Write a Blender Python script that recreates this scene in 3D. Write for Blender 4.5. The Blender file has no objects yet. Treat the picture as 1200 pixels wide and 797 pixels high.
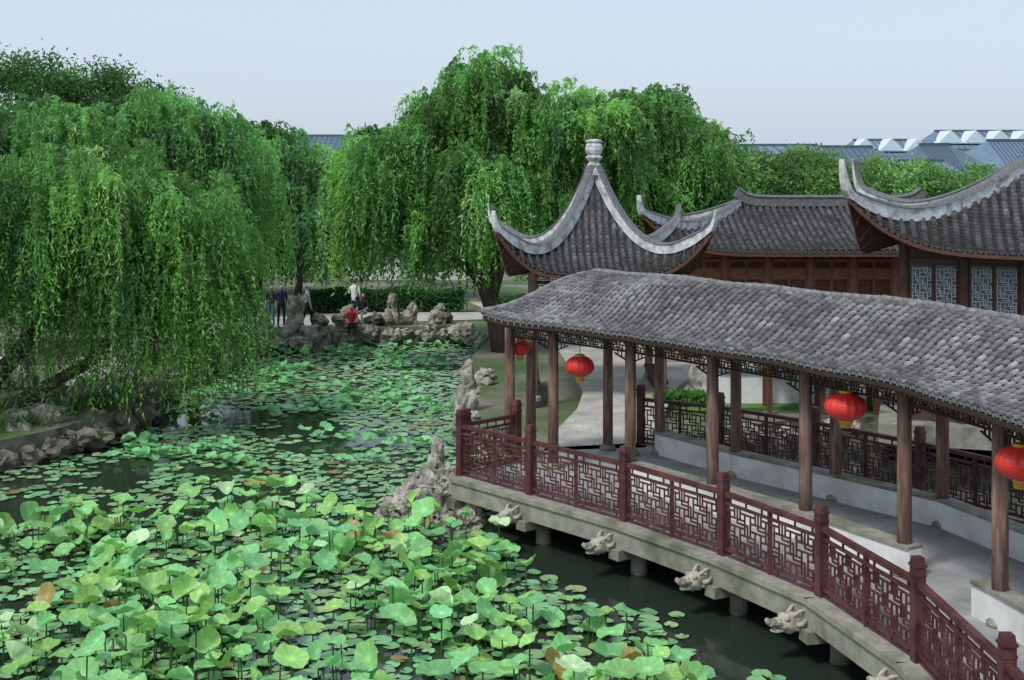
import bpy, bmesh, math, random
import numpy as np
from mathutils import Vector, noise, geometry, Matrix
random.seed(7)
R = math.radians
scene = bpy.context.scene
COL = scene.collection

# ------------------------------------------------------------------ camera
cam_d = bpy.data.cameras.new("camera"); cam = bpy.data.objects.new("camera", cam_d); COL.objects.link(cam)
cam.location = (0, 0, 7.1); cam.rotation_euler = (R(90), 0, 0)
cam_d.lens = 45; cam_d.sensor_width = 36; cam_d.shift_y = -0.1696; cam_d.clip_end = 3000; cam_d.clip_start = 0.1
scene.camera = cam
scene.view_settings.view_transform = 'Standard'; scene.view_settings.look = 'None'; scene.view_settings.exposure = 0

# ------------------------------------------------------------------ light
SUN_EL, SUN_AZ = R(54), R(222)   # azimuth measured clockwise from +Y
w = bpy.data.worlds.new("World"); scene.world = w; w.use_nodes = True
nt = w.node_tree; nt.nodes.clear()
out = nt.nodes.new('ShaderNodeOutputWorld'); bg = nt.nodes.new('ShaderNodeBackground')
sky = nt.nodes.new('ShaderNodeTexSky'); sky.sky_type = 'NISHITA'; sky.sun_disc = False
sky.sun_elevation = SUN_EL; sky.sun_rotation = SUN_AZ; sky.air_density = 1.0; sky.dust_density = 3.0; sky.ozone_density = 1.0
hs = nt.nodes.new('ShaderNodeMixRGB'); hs.inputs[0].default_value = 0.68
hs.inputs[2].default_value = (5.1, 5.95, 7.0, 1)
nt.links.new(sky.outputs[0], hs.inputs[1]); nt.links.new(hs.outputs[0], bg.inputs[0]); bg.inputs[1].default_value = 0.146
nt.links.new(bg.outputs[0], out.inputs[0])
sd = bpy.data.lights.new("sun", 'SUN'); sd.energy = 2.3; sd.angle = R(11); sd.color = (1, 0.965, 0.91)
so = bpy.data.objects.new("sun", sd); COL.objects.link(so)
sdir = Vector((math.sin(SUN_AZ)*math.cos(SUN_EL), math.cos(SUN_AZ)*math.cos(SUN_EL), math.sin(SUN_EL)))
so.rotation_euler = sdir.to_track_quat('Z', 'Y').to_euler(); so.location = (0, 0, 60)

# ------------------------------------------------------------------ materials
def new_mat(name):
    m = bpy.data.materials.new(name); m.use_nodes = True
    return m, m.node_tree, m.node_tree.nodes['Principled BSDF']
def pmat(name, base, rough=0.7, var=0.3, scale=4, bump=0.0, bscale=None, stretch=None, use_col=False, dark=None, darkscale=1.2, spec=0.4, metal=0):
    m, t, p = new_mat(name)
    p.inputs['Roughness'].default_value = rough
    p.inputs['Specular IOR Level'].default_value = spec
    p.inputs['Metallic'].default_value = metal
    tc = t.nodes.new('ShaderNodeTexCoord'); mp = t.nodes.new('ShaderNodeMapping')
    if stretch: mp.inputs['Scale'].default_value = stretch
    t.links.new(tc.outputs['Object'], mp.inputs[0])
    n = t.nodes.new('ShaderNodeTexNoise'); n.inputs['Scale'].default_value = scale; n.inputs['Detail'].default_value = 6
    n.inputs['Roughness'].default_value = 0.65
    t.links.new(mp.outputs[0], n.inputs['Vector'])
    mr = t.nodes.new('ShaderNodeMapRange'); mr.inputs[1].default_value = 0.3; mr.inputs[2].default_value = 0.7
    mr.inputs[3].default_value = 1-var; mr.inputs[4].default_value = 1+var
    t.links.new(n.outputs[0], mr.inputs[0])
    mul = t.nodes.new('ShaderNodeVectorMath'); mul.operation = 'SCALE'
    if use_col:
        a = t.nodes.new('ShaderNodeAttribute'); a.attribute_name = 'Col'
        t.links.new(a.outputs['Color'], mul.inputs[0])
    else:
        mul.inputs[0].default_value = base
    t.links.new(mr.outputs[0], mul.inputs['Scale'])
    src = mul.outputs[0]
    if dark:
        n2 = t.nodes.new('ShaderNodeTexNoise'); n2.inputs['Scale'].default_value = darkscale; n2.inputs['Detail'].default_value = 5
        t.links.new(mp.outputs[0], n2.inputs['Vector'])
        r2 = t.nodes.new('ShaderNodeMapRange'); r2.inputs[1].default_value = 0.48; r2.inputs[2].default_value = 0.66
        t.links.new(n2.outputs[0], r2.inputs[0])
        mx = t.nodes.new('ShaderNodeMixRGB'); mx.inputs[2].default_value = (*dark, 1)
        t.links.new(r2.outputs[0], mx.inputs[0]); t.links.new(src, mx.inputs[1]); src = mx.outputs[0]
    t.links.new(src, p.inputs['Base Color'])
    if bump:
        nb = t.nodes.new('ShaderNodeTexNoise'); nb.inputs['Scale'].default_value = bscale or scale*3; nb.inputs['Detail'].default_value = 5
        t.links.new(mp.outputs[0], nb.inputs['Vector'])
        b = t.nodes.new('ShaderNodeBump'); b.inputs['Strength'].default_value = bump; b.inputs['Distance'].default_value = 0.03
        t.links.new(nb.outputs[0], b.inputs['Height']); t.links.new(b.outputs[0], p.inputs['Normal'])
    return m
def leafmat(name, rough=0.5, trans=0.3, spec=0.35):
    m, t, p = new_mat(name)
    a = t.nodes.new('ShaderNodeAttribute'); a.attribute_name = 'Col'
    p.inputs['Roughness'].default_value = rough; p.inputs['Specular IOR Level'].default_value = spec
    t.links.new(a.outputs['Color'], p.inputs['Base Color'])
    tr = t.nodes.new('ShaderNodeBsdfTranslucent')
    g = t.nodes.new('ShaderNodeVectorMath'); g.operation = 'MULTIPLY'; g.inputs[1].default_value = (1.5, 1.5, 0.9)
    t.links.new(a.outputs['Color'], g.inputs[0]); t.links.new(g.outputs[0], tr.inputs['Color'])
    mx = t.nodes.new('ShaderNodeMixShader'); mx.inputs[0].default_value = trans
    t.links.new(p.outputs[0], mx.inputs[1]); t.links.new(tr.outputs[0], mx.inputs[2])
    t.links.new(mx.outputs[0], t.nodes['Material Output'].inputs['Surface'])
    return m

M_leaf = leafmat("foliage", 0.5, 0.42)
M_lotus = leafmat("lotus_leaf", 0.42, 0.22, 0.4)
M_pad = leafmat("lily_pad", 0.28, 0.05, 0.6)
M_tile = pmat("grey_roof_tile", (0.2, 0.2, 0.2), 0.8, 0.3, 9, 0.2, use_col=True)
M_ridge = pmat("ridge_plaster", (0.62, 0.64, 0.65), 0.8, 0.25, 5, 0.3, 14, dark=(0.26, 0.27, 0.27), darkscale=3.6)
M_cap = pmat("ridge_tile", (0.13, 0.135, 0.14), 0.8, 0.4, 10, 0.3)
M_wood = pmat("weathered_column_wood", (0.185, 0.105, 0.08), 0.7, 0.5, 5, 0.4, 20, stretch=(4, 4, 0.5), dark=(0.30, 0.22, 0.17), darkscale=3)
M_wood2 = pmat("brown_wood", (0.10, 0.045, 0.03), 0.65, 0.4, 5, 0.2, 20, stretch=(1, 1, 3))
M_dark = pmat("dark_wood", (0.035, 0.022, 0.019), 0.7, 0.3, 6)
M_red = pmat("maroon_paint", (0.085, 0.026, 0.029), 0.5, 0.45, 5, 0.1, 30, dark=(0.12, 0.05, 0.05), darkscale=2.5)
M_white = pmat("white_plaster", (0.72, 0.73, 0.72), 0.85, 0.12, 2, 0.1, 30, dark=(0.55, 0.56, 0.53), darkscale=1.4)
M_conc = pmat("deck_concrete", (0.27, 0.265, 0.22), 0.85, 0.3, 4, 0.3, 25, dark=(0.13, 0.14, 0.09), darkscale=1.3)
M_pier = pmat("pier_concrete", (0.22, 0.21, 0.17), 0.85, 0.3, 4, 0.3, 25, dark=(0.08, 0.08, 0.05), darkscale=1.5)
M_rock = pmat("limestone_rock", (0.35, 0.33, 0.285), 0.9, 0.5, 3.5, 0.8, 9, dark=(0.10, 0.095, 0.08), darkscale=2.2)
M_bank = pmat("bank_rock", (0.18, 0.165, 0.13), 0.9, 0.5, 3.0, 0.8, 8, dark=(0.05, 0.055, 0.035), darkscale=1.8)
M_carv = pmat("carved_stone", (0.45, 0.42, 0.35), 0.9, 0.3, 6, 0.5, 20, dark=(0.18, 0.16, 0.12), darkscale=5)
M_bark = pmat("willow_bark", (0.075, 0.055, 0.04), 0.9, 0.45, 5, 0.8, 12, stretch=(2, 2, 0.5))
M_stem = pmat("lotus_stem", (0.06, 0.13, 0.04), 0.6, 0.3, 5)
M_gold = pmat("gold_trim", (0.6, 0.36, 0.06), 0.4, 0.2, 8)
def lantern_mat():
    m, t, p = new_mat("red_silk")
    p.inputs['Roughness'].default_value = 0.45
    n = t.nodes.new('ShaderNodeTexNoise'); n.inputs['Scale'].default_value = 7
    cr = t.nodes.new('ShaderNodeMapRange'); cr.inputs[3].default_value = 0.75; cr.inputs[4].default_value = 1.2
    v = t.nodes.new('ShaderNodeVectorMath'); v.operation = 'SCALE'; v.inputs[0].default_value = (0.76, 0.045, 0.035)
    t.links.new(n.outputs[0], cr.inputs[0]); t.links.new(cr.outputs[0], v.inputs['Scale']); t.links.new(v.outputs[0], p.inputs['Base Color'])
    return m
M_lant = lantern_mat()

def water_mat():
    m, t, p = new_mat("pond_water")
    p.inputs['Base Color'].default_value = (0.022, 0.034, 0.024, 1); p.inputs['Roughness'].default_value = 0.06
    p.inputs['IOR'].default_value = 1.45
    tc = t.nodes.new('ShaderNodeTexCoord')
    n = t.nodes.new('ShaderNodeTexNoise'); n.inputs['Scale'].default_value = 2.2; n.inputs['Detail'].default_value = 3
    t.links.new(tc.outputs['Object'], n.inputs['Vector'])
    b = t.nodes.new('ShaderNodeBump'); b.inputs['Strength'].default_value = 0.15; b.inputs['Distance'].default_value = 0.03
    t.links.new(n.outputs[0], b.inputs['Height']); t.links.new(b.outputs[0], p.inputs['Normal'])
    return m
M_water = water_mat()

def ground_mat():
    m, t, p = new_mat("ground_earth_grass")
    tc = t.nodes.new('ShaderNodeTexCoord')
    n = t.nodes.new('ShaderNodeTexNoise'); n.inputs['Scale'].default_value = 0.35; n.inputs['Detail'].default_value = 8
    t.links.new(tc.outputs['Object'], n.inputs['Vector'])
    cr = t.nodes.new('ShaderNodeValToRGB'); e = cr.color_ramp.elements
    e[0].position = 0.35; e[0].color = (0.05, 0.10, 0.025, 1); e[1].position = 0.62; e[1].color = (0.19, 0.175, 0.14, 1)
    x = cr.color_ramp.elements.new(0.5); x.color = (0.08, 0.12, 0.045, 1)
    t.links.new(n.outputs[0], cr.inputs[0])
    n2 = t.nodes.new('ShaderNodeTexNoise'); n2.inputs['Scale'].default_value = 14; n2.inputs['Detail'].default_value = 6
    t.links.new(tc.outputs['Object'], n2.inputs['Vector'])
    mr = t.nodes.new('ShaderNodeMapRange'); mr.inputs[3].default_value = 0.5; mr.inputs[4].default_value = 1.5
    t.links.new(n2.outputs[0], mr.inputs[0])
    v = t.nodes.new('ShaderNodeVectorMath'); v.operation = 'SCALE'
    t.links.new(cr.outputs[0], v.inputs[0]); t.links.new(mr.outputs[0], v.inputs['Scale']); t.links.new(v.outputs[0], p.inputs['Base Color'])
    p.inputs['Roughness'].default_value = 0.95
    b = t.nodes.new('ShaderNodeBump'); b.inputs['Strength'].default_value = 0.5; t.links.new(n2.outputs[0], b.inputs['Height']); t.links.new(b.outputs[0], p.inputs['Normal'])
    return m
M_ground = ground_mat()
M_grass = pmat("lawn", (0.08, 0.17, 0.035), 0.9, 0.4, 9, 0.5, 40)

def paving_mat(name, base, sx, sy, rot=0.0, k=0.12):
    m, t, p = new_mat(name)
    tc = t.nodes.new('ShaderNodeTexCoord'); mp = t.nodes.new('ShaderNodeMapping'); mp.inputs['Rotation'].default_value = (0, 0, rot)
    t.links.new(tc.outputs['Object'], mp.inputs[0])
    br = t.nodes.new('ShaderNodeTexBrick'); br.inputs['Scale'].default_value = 1; br.inputs['Brick Width'].default_value = sx; br.inputs['Row Height'].default_value = sy
    br.inputs['Mortar Size'].default_value = 0.008
    br.inputs['Color1'].default_value = (*[c*(1+k/2) for c in base], 1); br.inputs['Color2'].default_value = (*[c*(1-k/2) for c in base], 1); br.inputs['Mortar'].default_value = (*[c*0.72 for c in base], 1)
    t.links.new(mp.outputs[0], br.inputs['Vector'])
    n = t.nodes.new('ShaderNodeTexNoise'); n.inputs['Scale'].default_value = 1.3; n.inputs['Detail'].default_value = 7
    t.links.new(tc.outputs['Object'], n.inputs['Vector'])
    mr = t.nodes.new('ShaderNodeMapRange'); mr.inputs[1].default_value = 0.25; mr.inputs[2].default_value = 0.75; mr.inputs[3].default_value = 0.65; mr.inputs[4].default_value = 1.3
    t.links.new(n.outputs[0], mr.inputs[0])
    v = t.nodes.new('ShaderNodeVectorMath'); v.operation = 'SCALE'
    t.links.new(br.outputs[0], v.inputs[0]); t.links.new(mr.outputs[0], v.inputs['Scale']); t.links.new(v.outputs[0], p.inputs['Base Color'])
    p.inputs['Roughness'].default_value = 0.75
    return m
M_floor = paving_mat("deck_paving", (0.31, 0.315, 0.31), 0.9, 0.45, R(57))
M_path = paving_mat("path_paving", (0.42, 0.40, 0.36), 0.5, 0.5, R(10), 0.08)

# ------------------------------------------------------------------ mesh builder
class MB:
    def __init__(s): s.v=[]; s.f=[]; s.m=[]; s.c=[]
    def add(s, vs, fs, mat=0, col=(0.2,0.2,0.2)):
        o=len(s.v); s.v.extend([tuple(p) for p in vs]); s.f.extend([tuple(i+o for i in f) for f in fs]); s.m.extend([mat]*len(fs)); s.c.extend([col]*len(vs))
    def obj(s, name, mats, parent=None, smooth=False):
        me=bpy.data.meshes.new(name); me.from_pydata(s.v,[],s.f)
        for m in mats: me.materials.append(m)
        me.polygons.foreach_set('material_index', s.m)
        if smooth: me.polygons.foreach_set('use_smooth',[True]*len(s.f))
        a=me.color_attributes.new('Col','FLOAT_COLOR','POINT')
        c=np.ones((len(s.v),4),dtype=np.float32); c[:,:3]=np.array(s.c,dtype=np.float32).reshape(-1,3); a.data.foreach_set('color',c.ravel())
        me.update(); o=bpy.data.objects.new(name,me); COL.objects.link(o)
        if parent: o.parent=parent
        return o
def empty(name):
    o=bpy.data.objects.new(name,None); COL.objects.link(o); o.empty_display_size=0.3; return o
BOXF=[(0,1,3,2),(4,6,7,5),(0,4,5,1),(2,3,7,6),(0,2,6,4),(1,5,7,3)]
def bar(mb,p,q,w,h,mat=0,col=(0.2,0.2,0.2),up=Vector((0,0,1))):
    p=Vector(p); q=Vector(q); d=(q-p)
    if d.length<1e-6: return
    d.normalize()
    if abs(d.dot(up))>0.98: up=Vector((1,0,0))
    s=d.cross(up).normalized(); u=s.cross(d).normalized()
    vs=[]
    for e in (p,q):
        for a in (-1,1):
            for b in (-1,1): vs.append(e+s*(a*w/2)+u*(b*h/2))
    mb.add(vs,BOXF,mat,col)
def vbox(mb,x,y,z0,z1,w,d,rot=0,mat=0,top=1.0):
    c,s=math.cos(rot),math.sin(rot); vs=[]
    for z,k in ((z0,1),(z1,top)):
        for a in (-1,1):
            for b in (-1,1):
                lx,ly=a*w/2*k,b*d/2*k; vs.append((x+lx*c-ly*s,y+lx*s+ly*c,z))
    mb.add(vs,BOXF,mat)
def tube(mb,pts,rad,seg=8,mat=0,col=(0.2,0.2,0.2),cap=True):
    pts=[Vector(p) for p in pts]; vs=[]; fs=[]; n=len(pts)
    ref=Vector((0.3,1,0.1)).normalized()
    for i,p in enumerate(pts):
        d=(pts[min(i+1,n-1)]-pts[max(i-1,0)]).normalized()
        s=d.cross(ref)
        if s.length<0.1: s=d.cross(Vector((1,0,0)))
        s.normalize(); u=s.cross(d)
        for k in range(seg):
            a=2*math.pi*k/seg; vs.append(p+(s*math.cos(a)+u*math.sin(a))*rad[i])
    for i in range(n-1):
        for k in range(seg):
            k2=(k+1)%seg; fs.append((i*seg+k,i*seg+k2,(i+1)*seg+k2,(i+1)*seg+k))
    if cap:
        fs.append(tuple(range(seg))[::-1]); fs.append(tuple((n-1)*seg+k for k in range(seg)))
    mb.add(vs,fs,mat,col)
def lathe(mb,c,prof,seg=16,mat=0,col=(0.2,0.2,0.2)):
    vs=[];fs=[]
    for r,z in prof:
        for k in range(seg):
            a=2*math.pi*k/seg; vs.append((c[0]+r*math.cos(a),c[1]+r*math.sin(a),c[2]+z))
    for i in range(len(prof)-1):
        for k in range(seg):
            k2=(k+1)%seg; fs.append((i*seg+k,i*seg+k2,(i+1)*seg+k2,(i+1)*seg+k))
    fs.append(tuple(range(seg))[::-1]); fs.append(tuple((len(prof)-1)*seg+k for k in range(seg)))
    mb.add(vs,fs,mat,col)
def catmull(P,u):
    n=len(P)-1; u=max(0,min(n-1e-6,u)); i=int(u); f=u-i
    p0=P[max(i-1,0)];p1=P[i];p2=P[i+1];p3=P[min(i+2,n)]
    return 0.5*((2*p1)+(p2-p0)*f+(2*p0-5*p1+4*p2-p3)*f*f+(3*p1-p0-3*p2+p3)*f*f*f)
def poly_slab(name,pts,z0,z1,mats,parent=None):
    tri=geometry.tessellate_polygon([[Vector((p[0],p[1],0)) for p in pts]])
    mb=MB(); n=len(pts)
    vs=[(p[0],p[1],z1) for p in pts]+[(p[0],p[1],z0) for p in pts]
    mb.add(vs,[tuple(t) for t in tri],0)
    mb.f.extend([(i,(i+1)%n,n+(i+1)%n,n+i) for i in range(n)]); mb.m.extend([len(mats)-1]*n)
    ob=mb.obj(name,mats,parent)
    bm=bmesh.new(); bm.from_mesh(ob.data); bmesh.ops.recalc_face_normals(bm,faces=bm.faces)
    bm.to_mesh(ob.data); bm.free()
    return ob

# ------------------------------------------------------------------ tiled roof generator
def tile_strip(mb,P,s,tm,pitch,row,light=0.2):
    nr=max(1,int(math.ceil(tm/row)))
    r=pitch*0.33
    for k in range(nr):
        v0=k*row; v1=min(v0+row*1.15,tm)
        if v1-v0<1e-4: continue
        lo=P(s,v0); hi=P(s,v1)
        a0=(P(s+pitch/2,v0)-P(s-pitch/2,v0)).normalized(); a1=a0
        L=light*random.uniform(0.6,1.3)*(0.85+0.55*(noise.noise(Vector(lo)*0.9)+0.25))
        if random.random()<0.035: L*=1.6
        c=(L,L*1.0,L*1.02)
        vs=[];j=random.uniform(-0.010,0.010); jz=random.uniform(-.004,.008)
        for (q,rr,h) in ((lo,r,0.048+jz),(hi,r*0.85,0.012)):
            for ang in (0,45,90,135,180):
                ca,sa=math.cos(R(ang)),math.sin(R(ang))
                vs.append(q+a0*(ca*rr+j)+Vector((0,0,sa*rr*0.9+h)))
        fs=[(i,i+1,i+6,i+5) for i in range(4)]
        base=len(vs)
        for ang in (0,45,90,135,180):
            ca,sa=math.cos(R(ang)),math.sin(R(ang)); vs.append(lo+a0*(ca*r*0.8+j)+Vector((0,0,sa*r*0.7+0.02)))
        fs+=[(i+1,i,base+i,base+i+1) for i in range(4)]
        mb.add(vs,fs,0,c)
        L2=light*random.uniform(0.25,0.55); c2=(L2,L2,L2)
        m0=P(s+pitch*0.2,v0);m1=P(s+pitch*0.5,v0);m2=P(s+pitch*0.8,v0);n0=P(s+pitch*0.2,v1);n1=P(s+pitch*0.5,v1);n2=P(s+pitch*0.8,v1)
        z=Vector((0,0,1))
        mb.add([m0+z*0.035,m1+z*0.0,m2+z*0.035,n0+z*0.015,n1-z*0.02,n2+z*0.015],[(0,1,4,3),(1,2,5,4)],0,c2)
    lo=P(s,0); a0=(P(s+pitch/2,0)-P(s-pitch/2,0)).normalized()
    vs=[lo+a0*(math.cos(R(a))*r)+Vector((0,0,math.sin(R(a))*r*0.9+0.045)) for a in range(0,360,45)]
    mb.add(vs,[tuple(range(8))],0,(light*0.9,)*3)
    m=P(s+pitch*0.5,0)
    mb.add([m-a0*pitch*0.26+Vector((0,0,0.035)),m+a0*pitch*0.26+Vector((0,0,0.035)),m+Vector((0,0,-0.08))],[(0,1,2)],0,(light*0.8,)*3)
def soffit(mb,P,s0,s1,vm,ns,nv,off,mat=0):
    vs=[];fs=[]
    for i in range(ns+1):
        s=s0+(s1-s0)*i/ns
        t=vm(s)
        for j in range(nv+1): vs.append(P(s,t*j/nv)-Vector((0,0,off)))
    for i in range(ns):
        for j in range(nv):
            a=i*(nv+1)+j; fs.append((a,a+1,a+nv+2,a+nv+1))
    mb.add(vs,fs,mat)
def ridge_sweep(mb,pts,w,h,mat=0,capmat=1,taper=None,capw=1.3):
    n=len(pts); vs=[];fs=[]; vc=[];fc=[]
    for i,p in enumerate(pts):
        d=(pts[min(i+1,n-1)]-pts[max(i-1,0)]); d.normalize()
        s=Vector((-d.y,d.x,0))
        if s.length<1e-3: s=Vector((1,0,0))
        s.normalize(); u=d.cross(s)
        if u.z<0: u=-u
        k=taper(i/(n-1)) if taper else 1
        for a,b in ((-1,-0.3),(1,-0.3),(1,1),(-1,1)): vs.append(p+s*(a*w/2*(0.5+0.5*k))+u*(b*h*k))
        for a,b in ((-1,1.0),(1,1.0),(0.6,1.28),(-0.6,1.28)): vc.append(p+s*(a*w/2*capw*(0.5+0.5*k))+u*(b*h*k+0.003))
    for i in range(n-1):
        for k in range(4):
            k2=(k+1)%4; f=(i*4+k,i*4+k2,i*4+4+k2,i*4+4+k); fs.append(f); fc.append(f)
    for F in (fs,fc): F.append((0,1,2,3)); F.append(tuple((n-1)*4+k for k in range(4)))
    mb.add(vs,fs,mat); mb.add(vc,fc,capmat)
def hip_roof(name,cx,cy,rot,a,b,r,ze,H,p,lift,ext,parent,pitch=0.22,row_len=0.17,light=0.1,pl=5,ql=3,rw=0.22,rh=0.2,hornlen=0.35,mainridge=True):
    c,s_=math.cos(rot),math.sin(rot)
    def W(x,y,z): return Vector((cx+x*c-y*s_,cy+x*s_+y*c,z))
    def face(kind):
        he,ht,T=(a,r,b) if kind in 'FB' else (b,0.0,a-r)
        def P(s,v):
            wv=max(he+(ht-he)*v,1e-3); q=max(-1,min(1,s/wv)); aq=abs(q)
            k=(aq**pl)*((1-v)**ql)
            z=ze+H*(v**p)+lift*k
            e=ext*(aq**pl)*((1-v)**2)
            ls=s+(1 if q>0 else -1)*e
            if kind in 'FB': d=b-v*b+e
            else: d=a-v*(a-r)+e
            if kind=='F': return W(ls,-d,z)
            if kind=='B': return W(-ls,d,z)
            if kind=='L': return W(-d,-ls,z)
            return W(d,ls,z)
        return P,he,ht,T
    mt=MB(); ms=MB(); mr=MB()
    for kind in 'FBLR':
        P,he,ht,T=face(kind)
        sl=math.hypot(T,H); n=int(2*he/pitch); row=row_len/sl
        vm=lambda s: min(1.0,max(0.02,(he-abs(s))/max(he-ht,1e-3)))
        for i in range(n+1):
            s=-he+ (i+0.5)*2*he/(n+1)
            tile_strip(mt,P,s,vm(s),2*he/(n+1),row,light)
        soffit(ms,P,-he+0.001,he-0.001,vm,60,8,0.1)
        for i in range(60):
            s0=-he+2*he*i/60*0.999; s1=-he+2*he*(i+1)/60*0.999
            p0=P(s0,0);p1=P(s1,0); bar(ms,p0-Vector((0,0,0.08)),p1-Vector((0,0,0.08)),0.05,0.09)
        # rafters under the eave
        nraf=int(2*he/0.28)
        for i in range(nraf):
            s=-he*0.97+2*he*0.97*(i+.5)/nraf; vv=min(vm(s),0.28)
            bar(ms,P(s,0.01)-Vector((0,0,0.15)),P(s,vv)-Vector((0,0,0.15)),0.06,0.07)
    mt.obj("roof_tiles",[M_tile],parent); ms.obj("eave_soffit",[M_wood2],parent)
    for kind,sg in (('F',-1),('F',1),('B',-1),('B',1)):
        P,he,ht,T=face(kind)
        pts=[P(sg*(he+(ht-he)*v),v) for v in [1-0.999*i/28 for i in range(29)]]
        d=(pts[-1]-pts[-2]).normalized(); last=pts[-1]
        for k in range(1,6):
            d2=(Vector((d.x,d.y,0)).normalized()*(1-0.17*k)+Vector((0,0,0.9+0.5*k))).normalized()
            last=last+d2*(hornlen/5); pts.append(last)
        ridge_sweep(mr,pts,rw,rh,0,1,lambda t: 1.0 if t<0.74 else max(0.12,1-(t-0.74)*3.4))
    if mainridge and r>0.05:
        zr=ze+H
        pts=[W(-r-0.15+ (2*r+0.3)*i/24,0,zr+0.1+0.35*abs(2*i/24-1)**10) for i in range(25)]
        ridge_sweep(mr,pts,rw*1.1,rh*1.1,1,1)
    mr.obj("plaster_ridges",[M_ridge,M_cap],parent)
    return W

# ------------------------------------------------------------------ ground, pond, path
pond=[(14,8),(17,20),(17,33.5),(8,33.5),(5.2,32),(3.2,29.7),(0.6,29.2),(-0.5,30.6),(-1.1,33),(-0.9,38),(-1.4,44),(-0.8,49),(-2.1,53),(-6.2,51.6),(-9.9,49.3),(-11.2,43),(-10.9,38),(-10.4,34.8),(-11.4,31.9),(-12.6,30),(-15,27),(-18,20),(-18,8),(0,6)]
outer=[(-900,-300),(900,-300),(900,1500),(-900,1500)]
gz=0.55
tri=geometry.tessellate_polygon([[Vector((x,y,0)) for x,y in outer],[Vector((x,y,0)) for x,y in pond]])
mb=MB(); allp=outer+pond
mb.add([(x,y,gz) for x,y in allp]+[(x,y,-1.2) for x,y in pond],[tuple(t) for t in tri],0)
n=len(pond); base=4
for i in range(n):
    j=(i+1)%n; mb.f.append((base+i,base+j,base+n+j,base+n+i)); mb.m.append(1)
g=mb.obj("ground",[M_ground,M_bank])
mb=MB(); mb.add([(-25,2,-0.2),(25,2,-0.2),(25,60,-0.2),(-25,60,-0.2)],[(0,1,2,3)]); mb.obj("pond_water",[M_water])
poly_slab("garden_path",[(0.7,28.6),(3.0,28.9),(3.6,31),(4.0,33.4),(4.8,37),(6,40),(12,40),(12,36),(17,35.5),(26,35.5),(26,60),(-2,60),(1.5,46),(1.9,39),(2.0,36),(1.7,33.5),(1.1,31)],0.4,0.75,[M_path,M_conc])
poly_slab("far_bank_path",[(-1,54.5),(-6,53.2),(-10.5,51.3),(-12.8,44),(-12.4,38),(-14,38),(-15,45),(-13,54),(-7,57),(0,57)],0.5,0.6,[M_path,M_conc])
poly_slab("lawn",[(4.2,33.6),(7.5,34.4),(11.5,34.6),(11.5,35.8),(8,36.5),(5.5,37)],0.5,0.66,[M_grass,M_grass])

# ------------------------------------------------------------------ corridor
def V2(l): return [Vector((x,y,0)) for x,y in l]
E=V2([(-0.63,27.1),(0.35,26.35),(1.8,24.85),(3.1,23.1),(4.37,21.4),(5.41,19.6),(6.03,17.5),(6.5,15.3),(6.97,13.0)])
RG=V2([(1.75,28.6),(2.15,27.5),(3.2,26.2),(4.6,24.3),(5.97,22.4),(7.1,20.4),(7.85,18.0),(8.35,15.7),(8.8,13.4)])
BK=V2([(3.8,30.2),(4.1,28.9),(4.6,27.6),(6.1,25.5),(7.55,23.5),(8.9,21.2),(9.7,18.5),(10.2,16.2),(10.6,13.9)])
cor=empty("covered_corridor")
ZE,ZR=3.86,4.78
def mkP(A,Bp,K):
    def P(s,v):
        u=s
        e=catmull(A,u); q=catmull(Bp,u)
        xy=e.lerp(q,v); z=ZE+(ZR-ZE)*(v-0.075*math.sin(2*math.pi*v))
        z+=(0.10-0.24*v)*max(0,(1-u))**2
        z+=0.035*noise.noise(Vector((xy.x*0.8,xy.y*0.8,3)))+0.012*noise.noise(Vector((xy.x*3,xy.y*3,7)))
        return Vector((xy.x,xy.y,z))
    return P
mt=MB(); ms=MB()
for A in (E,BK):
    P=mkP(A,RG,1)
    us=[0]; L=[0]; N=800
    prev=catmull(A,0)
    for i in range(1,N+1):
        u=8*i/N; p=catmull(A,u); L.append(L[-1]+(p-prev).length); us.append(u); prev=p
    nc=int(L[-1]/0.165)
    def Q(s,v,P=P,L=L,us=us): return P(float(np.interp(s,L,us)),v)
    pitch=L[-1]/nc
    for k in range(nc): tile_strip(mt,Q,(k+0.5)*pitch,1.0,pitch,0.11/2.1,0.185)
    soffit(ms,P,0,8,lambda s:1.0,80,6,0.09)
    for i in range(80):
        p0=P(i/10,0.01);p1=P((i+1)/10,0.01); bar(ms,p0-Vector((0,0,0.06)),p1-Vector((0,0,0.06)),0.04,0.07,1)
    for i in range(0,140):
        u=i*8/140; p0=P(u,0.02);p1=P(u,0.5);p2=P(u,0.97); z=Vector((0,0,0.13))
        bar(ms,p0-z,p1-z,0.05,0.06,0); bar(ms,p1-z,p2-z,0.05,0.06,0)
PF=mkP(E,RG,1);PB=mkP(BK,RG,1)
mr=MB()
def seg_tiles(pts,r):
    acc=[pts[0]]
    for a,b in zip(pts[:-1],pts[1:]):
        n=max(1,int((b-a).length/0.2))
        for k in range(1,n+1): acc.append(a.lerp(b,k/n))
    for a,b in zip(acc[:-1],acc[1:]):
        tube(mr,[a,a.lerp(b,1.12)],[r*random.uniform(1.0,1.1),r*0.88],8,0)
pts=[PF(0.0,v/8)+Vector((0,0,0.06)) for v in range(9)]+[PB(0.0,v/8)+Vector((0,0,0.06)) for v in range(7,-1,-1)]
seg_tiles(pts,0.075)
seg_tiles([catmull(RG,i/10)+Vector((0,0,PF(i/10,1).z+0.03)) for i in range(81)],0.08)
mr.obj("ridge_and_verge_tiles",[pmat("weathered_tile",(0.19,0.19,0.19),0.85,0.5,8,0.6,18)],cor,True)
mt.obj("roof_tiles",[M_tile],cor); ms.obj("soffit_and_rafters",[M_wood2,M_dark],cor)

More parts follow.
